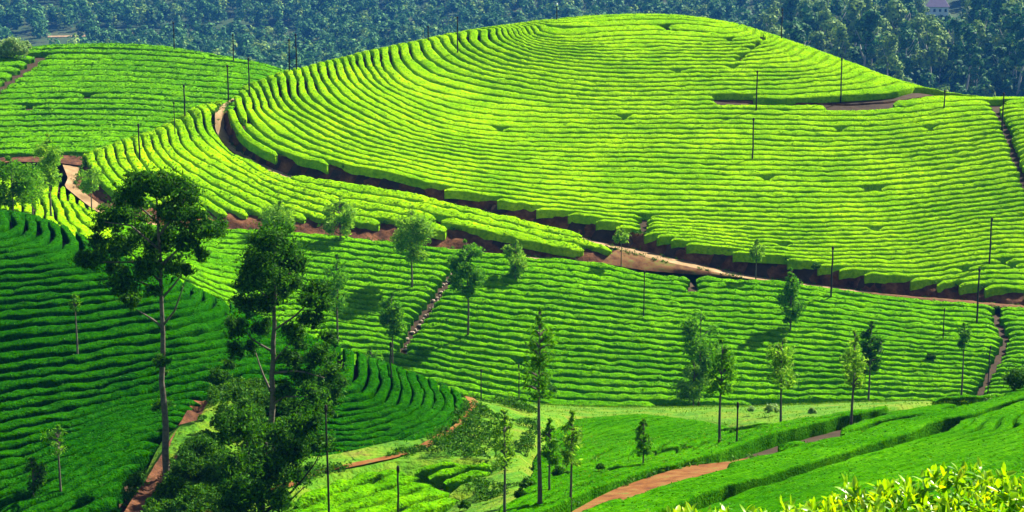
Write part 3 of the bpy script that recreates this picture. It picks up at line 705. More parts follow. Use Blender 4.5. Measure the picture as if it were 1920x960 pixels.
tea_rows(low, gD, polyD, "lower tea slope under the road junction, dotted with young trees", MI3, step=0.28, gap=0.34, sub=1.28, tuft=14, tuft_size=0.09, cuts=[(wl2(low, FP_D), 0.22), (wl2(low, FP_D2), 0.17), (wl2(low, [(1302, 516), (1297, 548)]), 0.2)], seed=41, hwmax=1.1, lump=0.12)
gF = [(0, [(45, 360), (52, 395), (60, 420)]), (1, [(68, 350), (74, 390), (80, 423)]), (2, [(87, 345), (94, 390), (101, 432)]), (3, [(103, 345), (113, 395), (120, 425), (147, 441)]), (4, [(118, 347), (130, 390), (142, 417), (170, 440)]),
      (5, [(135, 360), (146, 390), (162, 412), (190, 432)]), (6, [(152, 375), (165, 395), (185, 415)]), (-2, [(5, 360), (10, 400)]), (-5, [(-60, 360), (-60, 395)])]
tea_rows(saddle, gF, polyF, "small sunlit tea patch with rows running downhill beside the pale path", S3, step=0.36, gap=0.26, tuft=6, tuft_size=0.10, seed=47, sub=1.0, hwmax=1.1)
gE = [(0, [(0, 440), (37, 427), (42, 413), (30, 405)]), (1, [(0, 457), (50, 443), (66, 430), (55, 410)]), (2, [(0, 470), (67, 457), (92, 440), (82, 420)]), (3, [(0, 483), (83, 470), (117, 452), (112, 430)]),
      (4, [(0, 500), (100, 490), (142, 467), (140, 440)]), (6, [(0, 530), (100, 520), (187, 507), (215, 485)]), (8, [(0, 558), (187, 540), (290, 527), (310, 518)]),
      (10, [(0, 588), (217, 566), (300, 555), (352, 542), (352, 532)]), (11, [(0, 608), (150, 597), (340, 572), (370, 560), (366, 540)]), (12, [(0, 630), (143, 615), (233, 600), (350, 583), (390, 570), (392, 556)]),
      (13, [(0, 651), (100, 640), (300, 612), (383, 594), (417, 577), (420, 568)]), (14, [(0, 673), (150, 657), (300, 636), (420, 610), (465, 590)]), (15, [(0, 693), (200, 668), (290, 655), (430, 628), (500, 605)]),
      (17, [(0, 735), (150, 715), (290, 690), (420, 664), (540, 640), (570, 630)]), (19, [(0, 777), (100, 757), (293, 717), (380, 698), (520, 680), (615, 648)]), (20, [(653, 657), (658, 680), (650, 700)]), (21, [(0, 817), (167, 783), (300, 750), (380, 733), (683, 668), (684, 708)]),
      (22, [(700, 677), (708, 703), (702, 728)]), (23, [(0, 857), (150, 815), (290, 770), (717, 683), (731, 713), (722, 747)]), (24, [(740, 695), (753, 723), (748, 750)]), (25, [(0, 898), (100, 865), (240, 805), (763, 703), (774, 745)]),
      (26, [(785, 711), (797, 745)]), (27, [(0, 935), (110, 897), (230, 843), (806, 722), (820, 748)]), (28, [(833, 733), (838, 748)]), (29, [(0, 975), (120, 930), (235, 873)])]
tea_rows(near, gE, polyE, "near left tea hill in shade-darkened green with wide rows bending round its nose", DK3, step=0.26, gap=0.56, gfrac=0.46, sub=1.1, tuft=22, tuft_size=0.055, seed=53, hwmax=1.5, lump=0.10, bushes=0.9)
gG = [(0, [(600, 893), (700, 867), (850, 860)]), (1, [(545, 945), (620, 912), (700, 885), (780, 872), (850, 868)]), (2, [(540, 962), (640, 928), (720, 902), (800, 886), (890, 872)]), (3, [(560, 980), (660, 945), (740, 920), (810, 902), (880, 888)]), (4, [(620, 985), (700, 955), (770, 935), (850, 912)]), (5, [(690, 985), (760, 962), (840, 935)]), (6, [(760, 990), (840, 960)])]
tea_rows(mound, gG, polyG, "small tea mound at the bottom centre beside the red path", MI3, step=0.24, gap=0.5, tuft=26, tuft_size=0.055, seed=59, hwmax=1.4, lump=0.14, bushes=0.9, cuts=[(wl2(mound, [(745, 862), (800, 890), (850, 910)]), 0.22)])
gH = [(-16, [(1060, 820), (1150, 792), (1250, 776)]), (-10, [(1100, 850), (1200, 822), (1280, 808)]), (-6, [(930, 957), (1000, 922), (1100, 890), (1280, 850), (1380, 803), (1600, 764)]), (-3, [(985, 960), (1100, 915), (1280, 862), (1400, 822), (1600, 773), (1700, 751)]), (-1, [(1050, 957), (1273, 872), (1363, 848), (1500, 815), (1600, 785), (1707, 755), (1790, 743)]),
      (0, [(1365, 859), (1500, 827), (1600, 799), (1710, 770), (1800, 753), (1920, 729)]), (1, [(1375, 872), (1480, 847), (1600, 814), (1780, 769), (1920, 738)]), (2, [(1130, 955), (1200, 928), (1290, 900), (1400, 872), (1500, 848), (1600, 819), (1780, 774), (1920, 741)]),
      (8, [(1255, 960), (1290, 948), (1370, 915), (1440, 898), (1490, 880), (1600, 848), (1690, 820), (1780, 785), (1860, 765), (1920, 747)]), (14, [(1400, 960), (1500, 925), (1600, 890), (1700, 860), (1800, 833), (1920, 800)]), (20, [(1550, 960), (1700, 912), (1800, 880), (1920, 840)])]
L1H = wl2(slope, [(1050, 958), (1150, 921), (1273, 874), (1363, 850), (1500, 817), (1600, 787), (1707, 757), (1790, 744)])
RED = slope.line([(1040, 985), (1074, 958), (1120, 932), (1169, 910), (1282, 874), (1365, 865), (1480, 845), (1600, 813), (1780, 768), (1900, 742)], -0.28)
REDL = slope.line([(1060, 992), (1107, 961), (1197, 938), (1293, 909), (1366, 886), (1480, 853), (1600, 820), (1780, 774), (1900, 747)], -0.28)
L3H = wl2(slope, [(1255, 962), (1290, 950), (1370, 917), (1440, 900), (1490, 882), (1600, 850), (1690, 822), (1780, 787), (1860, 767), (1920, 749), (2000, 725)])
holeR = [tuple(p[:2]) for p in RED] + [tuple(p[:2]) for p in REDL[::-1]]
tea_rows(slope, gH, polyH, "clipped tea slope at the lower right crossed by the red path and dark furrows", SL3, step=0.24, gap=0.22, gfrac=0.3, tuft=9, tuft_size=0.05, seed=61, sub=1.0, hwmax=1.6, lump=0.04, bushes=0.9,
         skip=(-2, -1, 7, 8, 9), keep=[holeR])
strip("dirt_road", RED, REDL, M['redroad'], m=7, step=0.35, amp=0.06, seed=66, lift=0.0)

GL = resample(valley.line([(398, 700), (388, 742), (352, 800), (310, 868), (268, 930), (235, 985)]), n=20)
tg = np.gradient(GL, axis=0); tg /= np.linalg.norm(tg, axis=1)[:, None]
sd = np.stack([-tg[:, 1], tg[:, 0], 0 * tg[:, 0]], 1) * 0.36
l_, r_ = GL + sd, GL - sd
l_[:, 2] = valley.z(l_[:, 0], l_[:, 1]) + 0.03 + 0.14 * vnoise(l_[:, 0] / 1.3, l_[:, 1] / 1.3, 3); r_[:, 2] = valley.z(r_[:, 0], r_[:, 1]) + 0.03 + 0.14 * vnoise(r_[:, 0] / 1.3, r_[:, 1] / 1.3, 3)
strip("gully", l_, r_, M['bank'], m=7, step=0.3, amp=0.18, seed=79, bulge=-0.1)

def clump_points(c, r, n, rng, flat=0.8, shell=0.45):
    d = rng.normal(size=(n, 3)); d /= np.linalg.norm(d, axis=1)[:, None]
    rad = r * (shell + (1 - shell) * rng.random(n)) ** 0.8
    rad *= 1 + 0.35 * vnoise(d[:, 0] * 2.2 + c[0], d[:, 2] * 2.2 + c[2], 3) + 0.25 * vnoise(d[:, 1] * 4 + c[1], d[:, 2] * 4, 4)
    p = d * rad[:, None]; p[:, 2] *= flat
    return p + np.asarray(c)


# stepping stones along the footpath on the lower slope
mb = MB(); rs = np.random.default_rng(5)
fp = resample(low.line(FP_D), step=0.55)
for p in fp:
    for _ in range(1 + (rs.random() < 0.4)):
        q = p + np.array([rs.normal() * 0.22, rs.normal() * 0.15, 0]); s = rs.uniform(0.07, 0.19)
        th = np.linspace(0, 2 * pi, 6, endpoint=False) + rs.random()
        r = s * rs.uniform(0.75, 1.2, 6)
        z0 = float(low.z(q[0], q[1])) - 0.66
        V = [(q[0] + r[k] * cos(th[k]), q[1] + r[k] * sin(th[k]), z0) for k in range(6)] + [(q[0] + 0.7 * r[k] * cos(th[k]), q[1] + 0.7 * r[k] * sin(th[k]), z0 + s * 0.6) for k in range(6)] + [(q[0], q[1], z0 + s * 0.7)]
        mb.add(V, [(k, (k + 1) % 6, 6 + (k + 1) % 6, 6 + k) for k in range(6)], [(12, 6 + k, 6 + (k + 1) % 6) for k in range(6)])
mb.build("path_stones", M['stone'], kind="stuff")

# tufts of grass in the valley
mb = MB()
pv = np.array(polyV); n = 130000
gx_ = rs.uniform(pv[:, 0].min(), pv[:, 0].max(), n); gy_ = rs.uniform(pv[:, 1].min(), pv[:, 1].max(), n)
ok = inside(gx_, gy_, polyV) & ~inside(gx_, gy_, polyE) & ~inside(gx_, gy_, polyG) & (dist_line(gx_, gy_, [tuple(a[:2]) for a in rp]) > 1.1) & (vnoise(gx_ / 2.2, gy_ / 2.2, 8) > -0.4)
gx_, gy_ = gx_[ok], gy_[ok]
mb.leaves(np.stack([gx_, gy_, valley.z(gx_, gy_) + 0.05 + 0.14 * vnoise(gx_ / 1.3, gy_ / 1.3, 3)], 1), 0.06, 0.3, up=-0.3, rng=rs)
mb.build("grass", M['blade'], kind="stuff")
# weeds along the foot and the lip of the earth banks
mb = MB()
for ln, w_, nn in ((foot1, 0.5, 700), (edgeB, 0.35, 900), (low1, 0.3, 500), (foot2, 0.45, 500), (edgeC, 0.35, 600), (edgeA, 0.4, 150), (l2, 0.45, 260), (r2, 0.45, 260), (RED, 0.2, 90)):
    R_ = resample(ln, n=nn)
    den = vnoise(np.arange(nn) / 9.0, np.zeros(nn), 17) + 0.4 * vnoise(np.arange(nn) / 3.0, np.zeros(nn), 18)
    for q in R_[den > 0.08]:
        c_ = q + np.array([rs.normal() * 0.15, rs.normal() * w_ * 0.4, 0.05])
        mb.leaves(clump_points(c_, rs.uniform(0.12, 0.38), 16, rs, 0.7, 0.1), 0.09, 0.35, rng=rs)
mb.build("weeds", M['shrub'], kind="stuff")
# low scrub over the damp ground between the near hill and the red path
valley.yr = (52, 84)
scrub = valley.poly([(398, 690), (440, 690), (470, 715), (560, 760), (590, 800), (560, 850), (505, 890), (440, 925), (390, 940), (345, 985), (255, 985), (300, 880), (345, 800), (380, 745)])
sp = np.array(scrub); n = 130000
x_ = rs.uniform(sp[:, 0].min(), sp[:, 0].max(), n); y_ = rs.uniform(sp[:, 1].min(), sp[:, 1].max(), n)
valley.yr = (45, 125); hh = vnoise(x_ / 1.1, y_ / 1.1, 41) + 0.5 * vnoise(x_ / 0.5, y_ / 0.5, 42)
ok = inside(x_, y_, scrub) & (hh > -0.12) & (dist_line(x_, y_, [tuple(a[:2]) for a in GL]) > 0.45)
mb = MB(); x_, y_, hh = x_[ok], y_[ok], hh[ok]
mb.leaves(np.stack([x_, y_, valley.z(x_, y_) + (0.12 + np.clip(hh + 0.12, 0, 1) * 1.0) * rs.random(len(x_)) ** 0.5], 1), 0.085, 0.4, rng=rs)
dn = valley.poly([(905, 760), (1000, 765), (1012, 800), (1000, 850), (980, 905), (950, 930), (900, 945), (880, 915), (940, 885), (930, 862), (800, 856), (850, 815)])
dp = np.array(dn); n = 60000
x_ = rs.uniform(dp[:, 0].min(), dp[:, 0].max(), n); y_ = rs.uniform(dp[:, 1].min(), dp[:, 1].max(), n)
hh = vnoise(x_ / 1.7, y_ / 1.7, 51) + 0.5 * vnoise(x_ / 0.6, y_ / 0.6, 52)
ok = inside(x_, y_, dn) & (hh > 0.10); x_, y_, hh = x_[ok], y_[ok], hh[ok]
mb.leaves(np.stack([x_, y_, valley.z(x_, y_) + 0.05 + np.clip(hh - 0.1, 0, 1) * 1.6 * rs.random(len(x_)) ** 0.5], 1), 0.075, 0.4, rng=rs)
mb.build("undergrowth", M['shrub'], kind="stuff")

# ------------------------------------------------------------------ trees
def young_oak(label, px, top, cb, base, wpx, field, mat='oak_young', dens=1.0, seed=0, lean=0.0, group="young shade trees on the tea slopes", fixed=None, bark='bark', name="silver_oak"):
    rng = np.random.default_rng(seed + 100)
    P = field.hit(px, base, 0.0) if fixed is None else np.array(at(px, base, fixed))
    P = P - np.array([0, 0, 0.75])
    k = P[1] / FPX
    H = (base - top) * k + 0.75; hc = (base - cb - 0.18 * min(cb - top, base - cb)) * k + 0.75; W = wpx * k / 2 * 1.12
    root = thing(name, label, "tree", tuple(P), group)
    t = MB(); n = 7
    zs = np.linspace(0, H * 0.96, n)
    bend = np.cumsum(rng.normal(0, 0.02 * H / n, (n, 2)), axis=0)
    bend[0] = 0
    path = np.column_stack([bend[:, 0] + lean * zs, bend[:, 1], zs])
    t.tube(path, np.linspace(0.011 * H + 0.022, 0.012, n), 6)
    t.build("trunk", M[bark], root, smooth=True)
    c = MB(); br = MB()
    m = max(5, int((H - hc) / (W * 0.55)) + 3)
    for i in range(m):
        f = (i + 0.5) / m
        zc = hc + f * (H - hc)
        env = (0.55 + 0.65 * math.sin(pi * min(1, 0.18 + f * 0.78))) * (1.0 if f < 0.75 else 1.6 * (1.02 - f) + 0.15)
        core = np.array([np.interp(zc, zs, path[:, 0]), np.interp(zc, zs, path[:, 1]), zc])
        for _ in range(3 if f < 0.8 else 2):
            a = rng.uniform(0, 2 * pi); rr = W * env * rng.uniform(0.25, 0.75)
            cc = core + np.array([cos(a) * rr, sin(a) * rr, rng.normal() * 0.1 * (H - hc) / m])
            r = W * env * rng.uniform(0.32, 0.55)
            c.leaves(clump_points(cc, r, int(125 * dens * max(0.4, (r / 0.5)) ** 1.5), rng, 0.9, 0.15), 0.15 * (k / 0.042) ** 0.5, 0.30, up=-0.2, rng=rng, ctr=cc, jit=0.8)
            if rng.random() < 0.6:
                br.tube([core - [0, 0, 0.25 * W], core * 0.4 + cc * 0.6, cc], [0.05, 0.03, 0.012], 4)
    c.build("crown", M[mat], root, kind="stuff")
    if br.n:
        br.build("branches", M[bark], root, kind="stuff")
    return root

OAKS = [
    ("pale young tree whose top stands behind the tall dark tree, at the lower road", 525, 372, 435, 442, 60, low, 'oak_young', 0.9),
    ("small round young tree at the lower road, left of the pale bushy one", 638, 366, 434, 450, 52, low, 'oak_young', 1.0),
    ("bushy pale young tree with a long bare trunk below the lower road", 772, 377, 468, 537, 66, low, 'oak_young', 1.1),
    ("dense darker young tree at the top of the stony footpath", 877, 437, 530, 628, 56, low, 'oak_mid', 1.5),
    ("small bright green tree under the lower road bank, right of the dense dark one", 966, 446, 510, 518, 42, low, 'oak_young', 1.0),
    ("thin see-through young tree just right of the tall dark tree", 632, 466, 560, 645, 48, low, 'oak_mid', 0.55),
    ("bright young tree with a straight trunk, left of the stony footpath", 735, 538, 610, 702, 46, low, 'oak_mid', 1.1),
    ("feathery tree with a very long bare trunk rising from the sunlit slope", 1012, 548, 700, 943, 58, slope, 'oak_mid', 0.7),
    ("tall narrow tree standing just below the road on the right", 1480, 494, 602, 618, 42, low, 'oak_mid', 1.1),
    ("tallest of the three clustered trees right of the middle", 1310, 560, 690, 752, 72, low, 'oak_mid', 1.0),
    ("right one of the three clustered trees, leaning over the valley edge", 1348, 622, 715, 825, 60, slope, 'oak_mid', 1.0),
    ("lowest and brightest of the three clustered trees", 1300, 668, 745, 765, 62, low, 'oak_young', 1.3),
    ("feathery pale tree on the grass beside the round pale bush", 1465, 622, 705, 788, 56, slope, 'oak_young', 0.8),
    ("pale thin-leaved tree with a long trunk, left one of a close pair", 1595, 606, 705, 790, 52, slope, 'oak_young', 0.65),
    ("dark narrow tree, right one of a close pair at the foot of the slope", 1629, 590, 684, 757, 36, low, 'oak_dark', 1.2),
    ("slender tree with a tiny crown near the right end of the lower slope", 1802, 596, 637, 748, 26, low, 'oak_mid', 0.8),
    ("tiny sapling above the road bank on the right", 1417, 444, 480, 522, 24, low, 'oak_young', 0.7),
    ("tiny sapling standing at the junction of the two roads", 1165, 424, 448, 500, 24, low, 'oak_young', 0.6),
    ("upright pale tree before the bank of the far left hill", 96, 246, 335, 404, 50, saddle, 'oak_young', 1.1),
    ("dark bushy tree at the left edge of the picture beside the sunlit patch", 26, 285, 372, 408, 92, saddle, 'oak_mid', 1.2),
    ("small loose tree at the bend of the pale path", 172, 306, 352, 394, 40, saddle, 'oak_young', 0.8),
    ("small dark tree low on the near left hill", 62, 852, 912, 925, 42, near, 'oak_dark', 0.9),
    ("pale wispy sapling on the near left hill with a bare stem", 115, 784, 832, 922, 42, near, 'oak_mid', 0.5),
    ("wispy sapling at the left side of the sunlit patch", 145, 545, 572, 660, 20, near, 'oak_mid', 0.3),
    ("low leafy tree between the two trees at the left edge", 62, 300, 372, 405, 52, saddle, 'oak_young', 0.7),
    ("small leafy tree in front of the stony footpath by the shaded tea", 700, 640, 690, 745, 40, low, 'oak_mid', 0.5),
]
OAKS += [("thin bare-trunked tree at the right edge of the tea mound", 945, 745, 852, 985, 46, slope, 'oak_young', 0.8), ("slim tree on the sunlit slope with a slightly leaning bare trunk", 1031, 772, 850, 915, 40, slope, 'oak_mid', 0.8),
         ("slim bare-trunked tree standing rightmost on the sunlit slope", 1070, 756, 852, 932, 42, slope, 'oak_young', 0.8), ("little tree at the upper edge of the sunlit slope", 1206, 776, 845, 868, 34, slope, 'oak_mid', 0.8)]
OAKS[23] = ("faint bare-stemmed sapling amid the rows of the near left hill",) + OAKS[23][1:]
for i, a in enumerate(OAKS):
    young_oak(*a, seed=i)

def clump_tree(label, trunk, radii, limbs, clumps, Y0, mat, leaf, k, seed, spread=1.3, name="silver_oak", bark='bark', cat="tree", fl=0.85, bigbark=None):
    """A tree or bush whose branches end in separate leafy clumps."""
    rng = np.random.default_rng(seed)
    T = [at(px, py, Y0) for px, py in trunk]
    base = np.array(T[0]); m = Y0 / FPX
    root = thing(name, label, cat, tuple(base))
    if len(T) > 1:
        t = MB(); P = resample(T, n=14) - base
        P[1:-1] += rng.normal(0, 0.03, (12, 3))
        t.tube(P, np.interp(np.linspace(0, 1, 14), np.linspace(0, 1, len(radii)), radii), 8)
        t.build("trunk", M[bark], root, smooth=True)
    for lb in limbs:
        Q = [at(px, py, Y0) - base for px, py in lb]
        dy = rng.uniform(-0.9, 0.9)
        Q = [q + np.array([0, dy * (i / max(1, len(Q) - 1)), 0]) for i, q in enumerate(Q)]
        b = MB(); Q = resample(Q, n=6)
        b.tube(Q, np.linspace(0.06, 0.018, 6), 5)
        b.build("branch", M[bark], root, smooth=True)
    for px, py, r in clumps:
        c = MB()
        dy = rng.uniform(-spread, spread)
        C = at(px, py, Y0 + dy) - base; R = r * m
        # sub-clumps make the edge uneven
        for _ in range(11):
            d = rng.normal(size=3); d /= np.linalg.norm(d)
            cc = C + d * R * rng.uniform(0.3, 1.0) * np.array([1, 1, 0.8]); rr = R * rng.uniform(0.28, 0.55)
            c.leaves(clump_points(cc, rr, int(k * (rr / 0.25) ** 2) + 10, rng, fl, 0.2), leaf, 0.34, rng=rng, ctr=cc, jit=0.7)
        c.leaves(clump_points(C, R * 0.85, int(k * 1.6 * (R / 0.25) ** 2 * 0.5) + 10, rng, fl, 0.3), leaf, 0.34, rng=rng, ctr=C, jit=0.7)
        c.leaves(clump_points(C, R * 1.3, int(k * 0.22 * (R / 0.25) ** 2) + 6, rng, fl, 0.75), leaf, 0.34, rng=rng)
        c.build("leaf_clump", M[mat], root, kind="stuff")
    return root

T1 = [(290, 345, 42), (240, 365, 36), (345, 362, 34), (268, 335, 26), (318, 338, 26), (200, 410, 32), (243, 400, 40), (322, 398, 38), (383, 428, 36), (360, 398, 28), (187, 453, 26), (152, 487, 22), (178, 482, 26), (226, 462, 34), (295, 450, 44), (348, 455, 32), (395, 432, 20),
      (228, 522, 32), (277, 500, 34), (322, 500, 28), (242, 560, 22), (288, 545, 16), (352, 505, 14), (378, 478, 16), (212, 500, 18), (268, 440, 26), (305, 677, 15), (306, 757, 19), (308, 700, 8)]
clump_tree("tall dark tree with a long pale trunk and a broad layered crown", [(313, 935), (310, 780), (305, 650), (302, 520), (298, 420), (292, 350)], [0.16, 0.13, 0.10, 0.07, 0.03],
           [[(306, 615), (285, 596), (258, 578)], [(306, 610), (330, 580), (350, 528)], [(303, 560), (325, 535), (345, 505)], [(303, 530), (265, 500), (228, 470)], [(302, 500), (340, 460), (378, 432)], [(300, 470), (250, 420), (205, 410)], [(300, 440), (330, 400), (350, 370)], [(298, 420), (262, 385), (242, 368)],
            [(303, 545), (270, 535), (232, 525)], [(302, 490), (230, 490), (160, 487)]],
           [(a, b, r * 1.03) for a, b, r in T1], 64.0, 'oak_dark', 0.085, 75, 301, bark='bark', fl=0.7, spread=1.7)
T2 = [(510, 450, 38), (478, 488, 30), (542, 478, 32), (500, 520, 36), (467, 527, 26), (547, 523, 26), (560, 495, 20), (520, 430, 22), (460, 570, 26), (447, 613, 24), (500, 572, 26), (490, 613, 22), (593, 545, 24), (573, 562, 20), (610, 570, 18), (585, 598, 22), (552, 620, 22), (617, 637, 18), (520, 550, 24),
      (440, 657, 18), (430, 683, 12), (547, 673, 22), (600, 667, 26), (617, 702, 28), (567, 702, 22), (533, 732, 22), (585, 738, 24), (560, 640, 18), (470, 650, 14), (560, 765, 22)]
clump_tree("second tall dark tree with a narrow drooping crown, right of the broad one", [(508, 860), (509, 780), (511, 690), (514, 600), (516, 520), (514, 450)], [0.14, 0.12, 0.10, 0.07, 0.03],
           [[(511, 680), (540, 650), (560, 625)], [(511, 700), (560, 690), (612, 700)], [(512, 660), (470, 640), (447, 615)], [(513, 620), (560, 590), (592, 548)], [(515, 570), (490, 540), (468, 528)], [(515, 540), (535, 515), (548, 520)], [(510, 740), (488, 700), (470, 655)], [(509, 760), (535, 740), (585, 738)]],
           [(a, b, r * 1.12) for a, b, r in T2], 66.0, 'oak_dark', 0.085, 80, 302, bark='bark')
T3 = [(450, 800, 34), (425, 820, 22), (520, 812, 32), (562, 800, 30), (590, 790, 20), (500, 870, 50), (465, 905, 50), (550, 850, 40), (448, 945, 42), (520, 930, 34), (600, 830, 26), (435, 870, 30), (560, 890, 26), (605, 770, 22)]
clump_tree("bushy nearly black tree at the bottom, under the two tall dark ones", [(490, 975), (490, 900), (500, 830)], [0.16, 0.12, 0.06],
           [[(492, 965), (540, 930), (585, 880), (605, 840)], [(490, 920), (465, 870), (450, 810)], [(495, 900), (540, 850), (560, 805)], [(500, 955), (545, 938), (570, 915)]],
           [(a, b, r * 1.1) for a, b, r in T3], 59.5, 'oak_dark', 0.085, 90, 303, name="bushy_tree", bark='darkbark')
SHR = [("yellow-green shrub at the head of the brown gully", 'shrub', [(423, 770, 24), (440, 785, 18), (410, 790, 16)], 69), ("round green shrub beside the brown gully", 'shrub', [(380, 838, 28), (355, 850, 22), (400, 860, 26)], 66),
       ("broad leafy shrub right of the long pale trunk", 'shrub', [(350, 870, 26), (400, 885, 34), (372, 905, 26)], 64.5), ("dark shrub hiding the foot of the long pale trunk", 'oak_dark', [(326, 915, 28), (315, 940, 26), (345, 940, 26)], 62),
       ("leafy shrub at the bottom edge, beside the nearly black tree", 'shrub', [(365, 945, 34), (395, 935, 26), (400, 965, 30)], 60.5), ("loose shrub at the right side of the upper gully", 'shrub', [(440, 735, 18), (455, 755, 20), (425, 745, 14)], 70),
       ("small dark shrub below the tallest rows by the gully", 'oak_dark', [(405, 700, 16), (420, 705, 14)], 72), ("low shrub between gully and tea at the lower left", 'shrub', [(246, 905, 16), (262, 895, 18), (242, 930, 18)], 62),
       ("shrub on the right flank beneath the drooping crown", 'shrub', [(590, 720, 22), (625, 735, 26), (640, 715, 18)], 75), ("dark leafy shrub by the left end of the red path", 'oak_mid', [(520, 955, 18), (540, 945, 14)], 61)]
for i, (lb, mt, cl, Y0) in enumerate(SHR):
    clump_tree(lb, [(cl[0][0], cl[0][1] + cl[0][2])], [], [], cl, Y0, mt, 0.075, 80, 400 + i, spread=0.5, name="shrub", cat="shrub")
def bush(label, px, py, r, f, mt, leaf=0.07, k=80, seed=0):
    h = f.hit(px, py + r * 0.8)
    return clump_tree(label, [(px, py + r)], [], [], [(px, py, r * 0.8), (px - r * 0.5, py + r * 0.3, r * 0.55), (px + r * 0.55, py + r * 0.25, r * 0.55)], float(h[1]), mt, leaf, k, 500 + seed, spread=0.2, name="bush", cat="bush", fl=0.75)
for i, b in enumerate([("round pale bush on the sunlit valley grass", 1447, 764, 13, slope, 'paleshrub'), ("small pale bush left of the round pale bush", 1408, 766, 7, slope, 'paleshrub'), ("small bush on the grass right of the round pale bush", 1523, 770, 8, slope, 'paleshrub'),
                       ("rounded bush growing between the bare trunks at the bottom", 1050, 882, 15, valley, 'shrub'), ("dark bush on the valley grass left of the bare trunks", 990, 905, 16, valley, 'shrub'), ("low bush beside the second bare trunk", 975, 925, 12, valley, 'shrub'),
                       ("tiny bush behind the rounded bush at the bottom", 1040, 866, 7, valley, 'shrub'), ("round bush at the bottom row of the lower tea slope", 1030, 728, 13, low, 'shrub'), ("large leafy bush at the right edge above the clipped slope", 1915, 705, 34, slope, 'shrub'),
                       ("small bush at the end of the tea mound", 870, 945, 10, valley, 'shrub'), ("low bush on the grass nearest the clipped slope", 1125, 874, 7, valley, 'shrub'), ("bright leafy bush on the crest of the far left hill", 22, 88, 26, back, 'paleshrub'),
                       ("small bright bush right of the leafy one on the far crest", 47, 84, 10, back, 'paleshrub'), ("small green bush on the upper edge of the road bank", 1530, 498, 8, hill, 'shrub'), ("dark dead bush in a gap of the lower rows", 1745, 668, 9, low, 'oak_dark')]):
    big = b[4] in (back, low, hill)
    bush(*b[:4], b[4], b[5], leaf=0.16 if b[4] is back else (0.12 if big else 0.075), seed=i)

# ------------------------------------------------------------------ poles
def pole(label, px, top, base, field, Y=None, r=0.075, tip=0.0, seed=0, group=None, cap='pole'):
    rng = np.random.default_rng(seed + 900)
    P = field.hit(px, base) if Y is None else at(px, base, Y)
    H = (base - top) * P[1] / FPX
    root = thing("pole", label, "pole", (P[0], P[1], P[2] - 0.75), group)
    m = MB(); z = np.linspace(0, H + 0.75, 6)
    dx = np.linspace(0, tip * P[1] / FPX, 6) + rng.normal(0, 0.015, 6)
    m.tube(np.column_stack([dx, 0 * z, z]), np.linspace(r, r * 0.75, 6), 7)
    m.build("shaft", M['pole'], root, smooth=True)
    k = MB(); zz = H + 0.75
    k.tube([(dx[-1], 0, zz - 0.22), (dx[-1], 0, zz - 0.12), (dx[-1], 0, zz + 0.02), (dx[-1], 0, zz + 0.08)], [r * 0.8, r * 1.35, r * 1.3, r * 0.6], 7)
    k.build("pole_head", M[cap], root, smooth=True)
    return root
POLES = [("dark pole on the crest of the far left hill, leftmost one against the forest", 327, 43, 93, back), ("dark pole at the right end of the far left hill crest", 438, 65, 114, back), ("dark pole behind the spur crest, tall against the far left hill", 428, 118, 176, spur),
         ("dark pole by the hairpin of the upper road", 468, 110, 181, hill), ("dark pole on the middle of the spur crest", 347, 160, 219, spur), ("thin faint pole left of the one on the spur crest", 328, 192, 250, spur), ("dark pole low on the spur near its left end", 262, 233, 294, spur),
         ("left one of two poles in the saddle between the hills", 543, 75, 133, hill), ("right one of two poles in the saddle between the hills", 556, 65, 130, hill), ("dark pole on the left shoulder of the domed hill", 858, 33, 98, hill), ("short pole on the skyline at the left shoulder of the domed hill", 803, 50, 74, hill),
         ("pole with a white top on the skyline of the domed hill", 1044, 8, 37, hill), ("dark pole on the right shoulder of the domed hill", 1576, 110, 180, hill), ("pole standing at the upper side of the short red path", 1418, 134, 206, hill), ("pole just below the short red path", 1411, 222, 296, hill),
         ("pole at the right end of the short red path", 1770, 170, 202, hill), ("pole by the dark footpath on the right skyline", 1879, 175, 236, hill), ("dark pole behind the right shoulder, against the tall forest", 1465, 18, 72, hill), ("pole in the rows at the right, above the road", 1855, 407, 493, hill),
         ("pole standing on the road edge in the middle right", 1558, 460, 558, low), ("pole below the road near the right edge", 1831, 500, 603, low), ("thin pole in the lower slope at the right", 1768, 577, 632, low), ("thin pole under the road junction", 1207, 505, 591, low), ("thin pole in the shade left of the stony footpath", 733, 640, 706, near),
         ("thin pole at the foot of the lower rows, left of the valley", 902, 690, 750, low), ("thin pole at the right end beside the dark footpath", 1852, 645, 735, low), ("tall thin pole at the right side of the bushy dark tree", 616, 745, 962, mound, 58.5), ("bare trunk-like pole in the tea mound", 747, 868, 966, mound, 58.6),
         ("pole on the sunlit strip in front of the three clustered trees", 1382, 752, 826, slope), ("thin pole among the bottom rows of the lower slope", 973, 680, 748, low)]
for i, a in enumerate(POLES):
    Yf = a[5] if len(a) > 5 else None
    far = a[4] in (hill, spur, back)
    pole(*a[:5], Y=Yf, r=(0.05 if 'thin' in a[0] else 0.085) if far or a[4] is low else 0.045, tip=-4 if 'leaning' in a[0] else 0, seed=i, group="bare poles standing in the tea", cap='white' if 'white' in a[0] else 'pole')

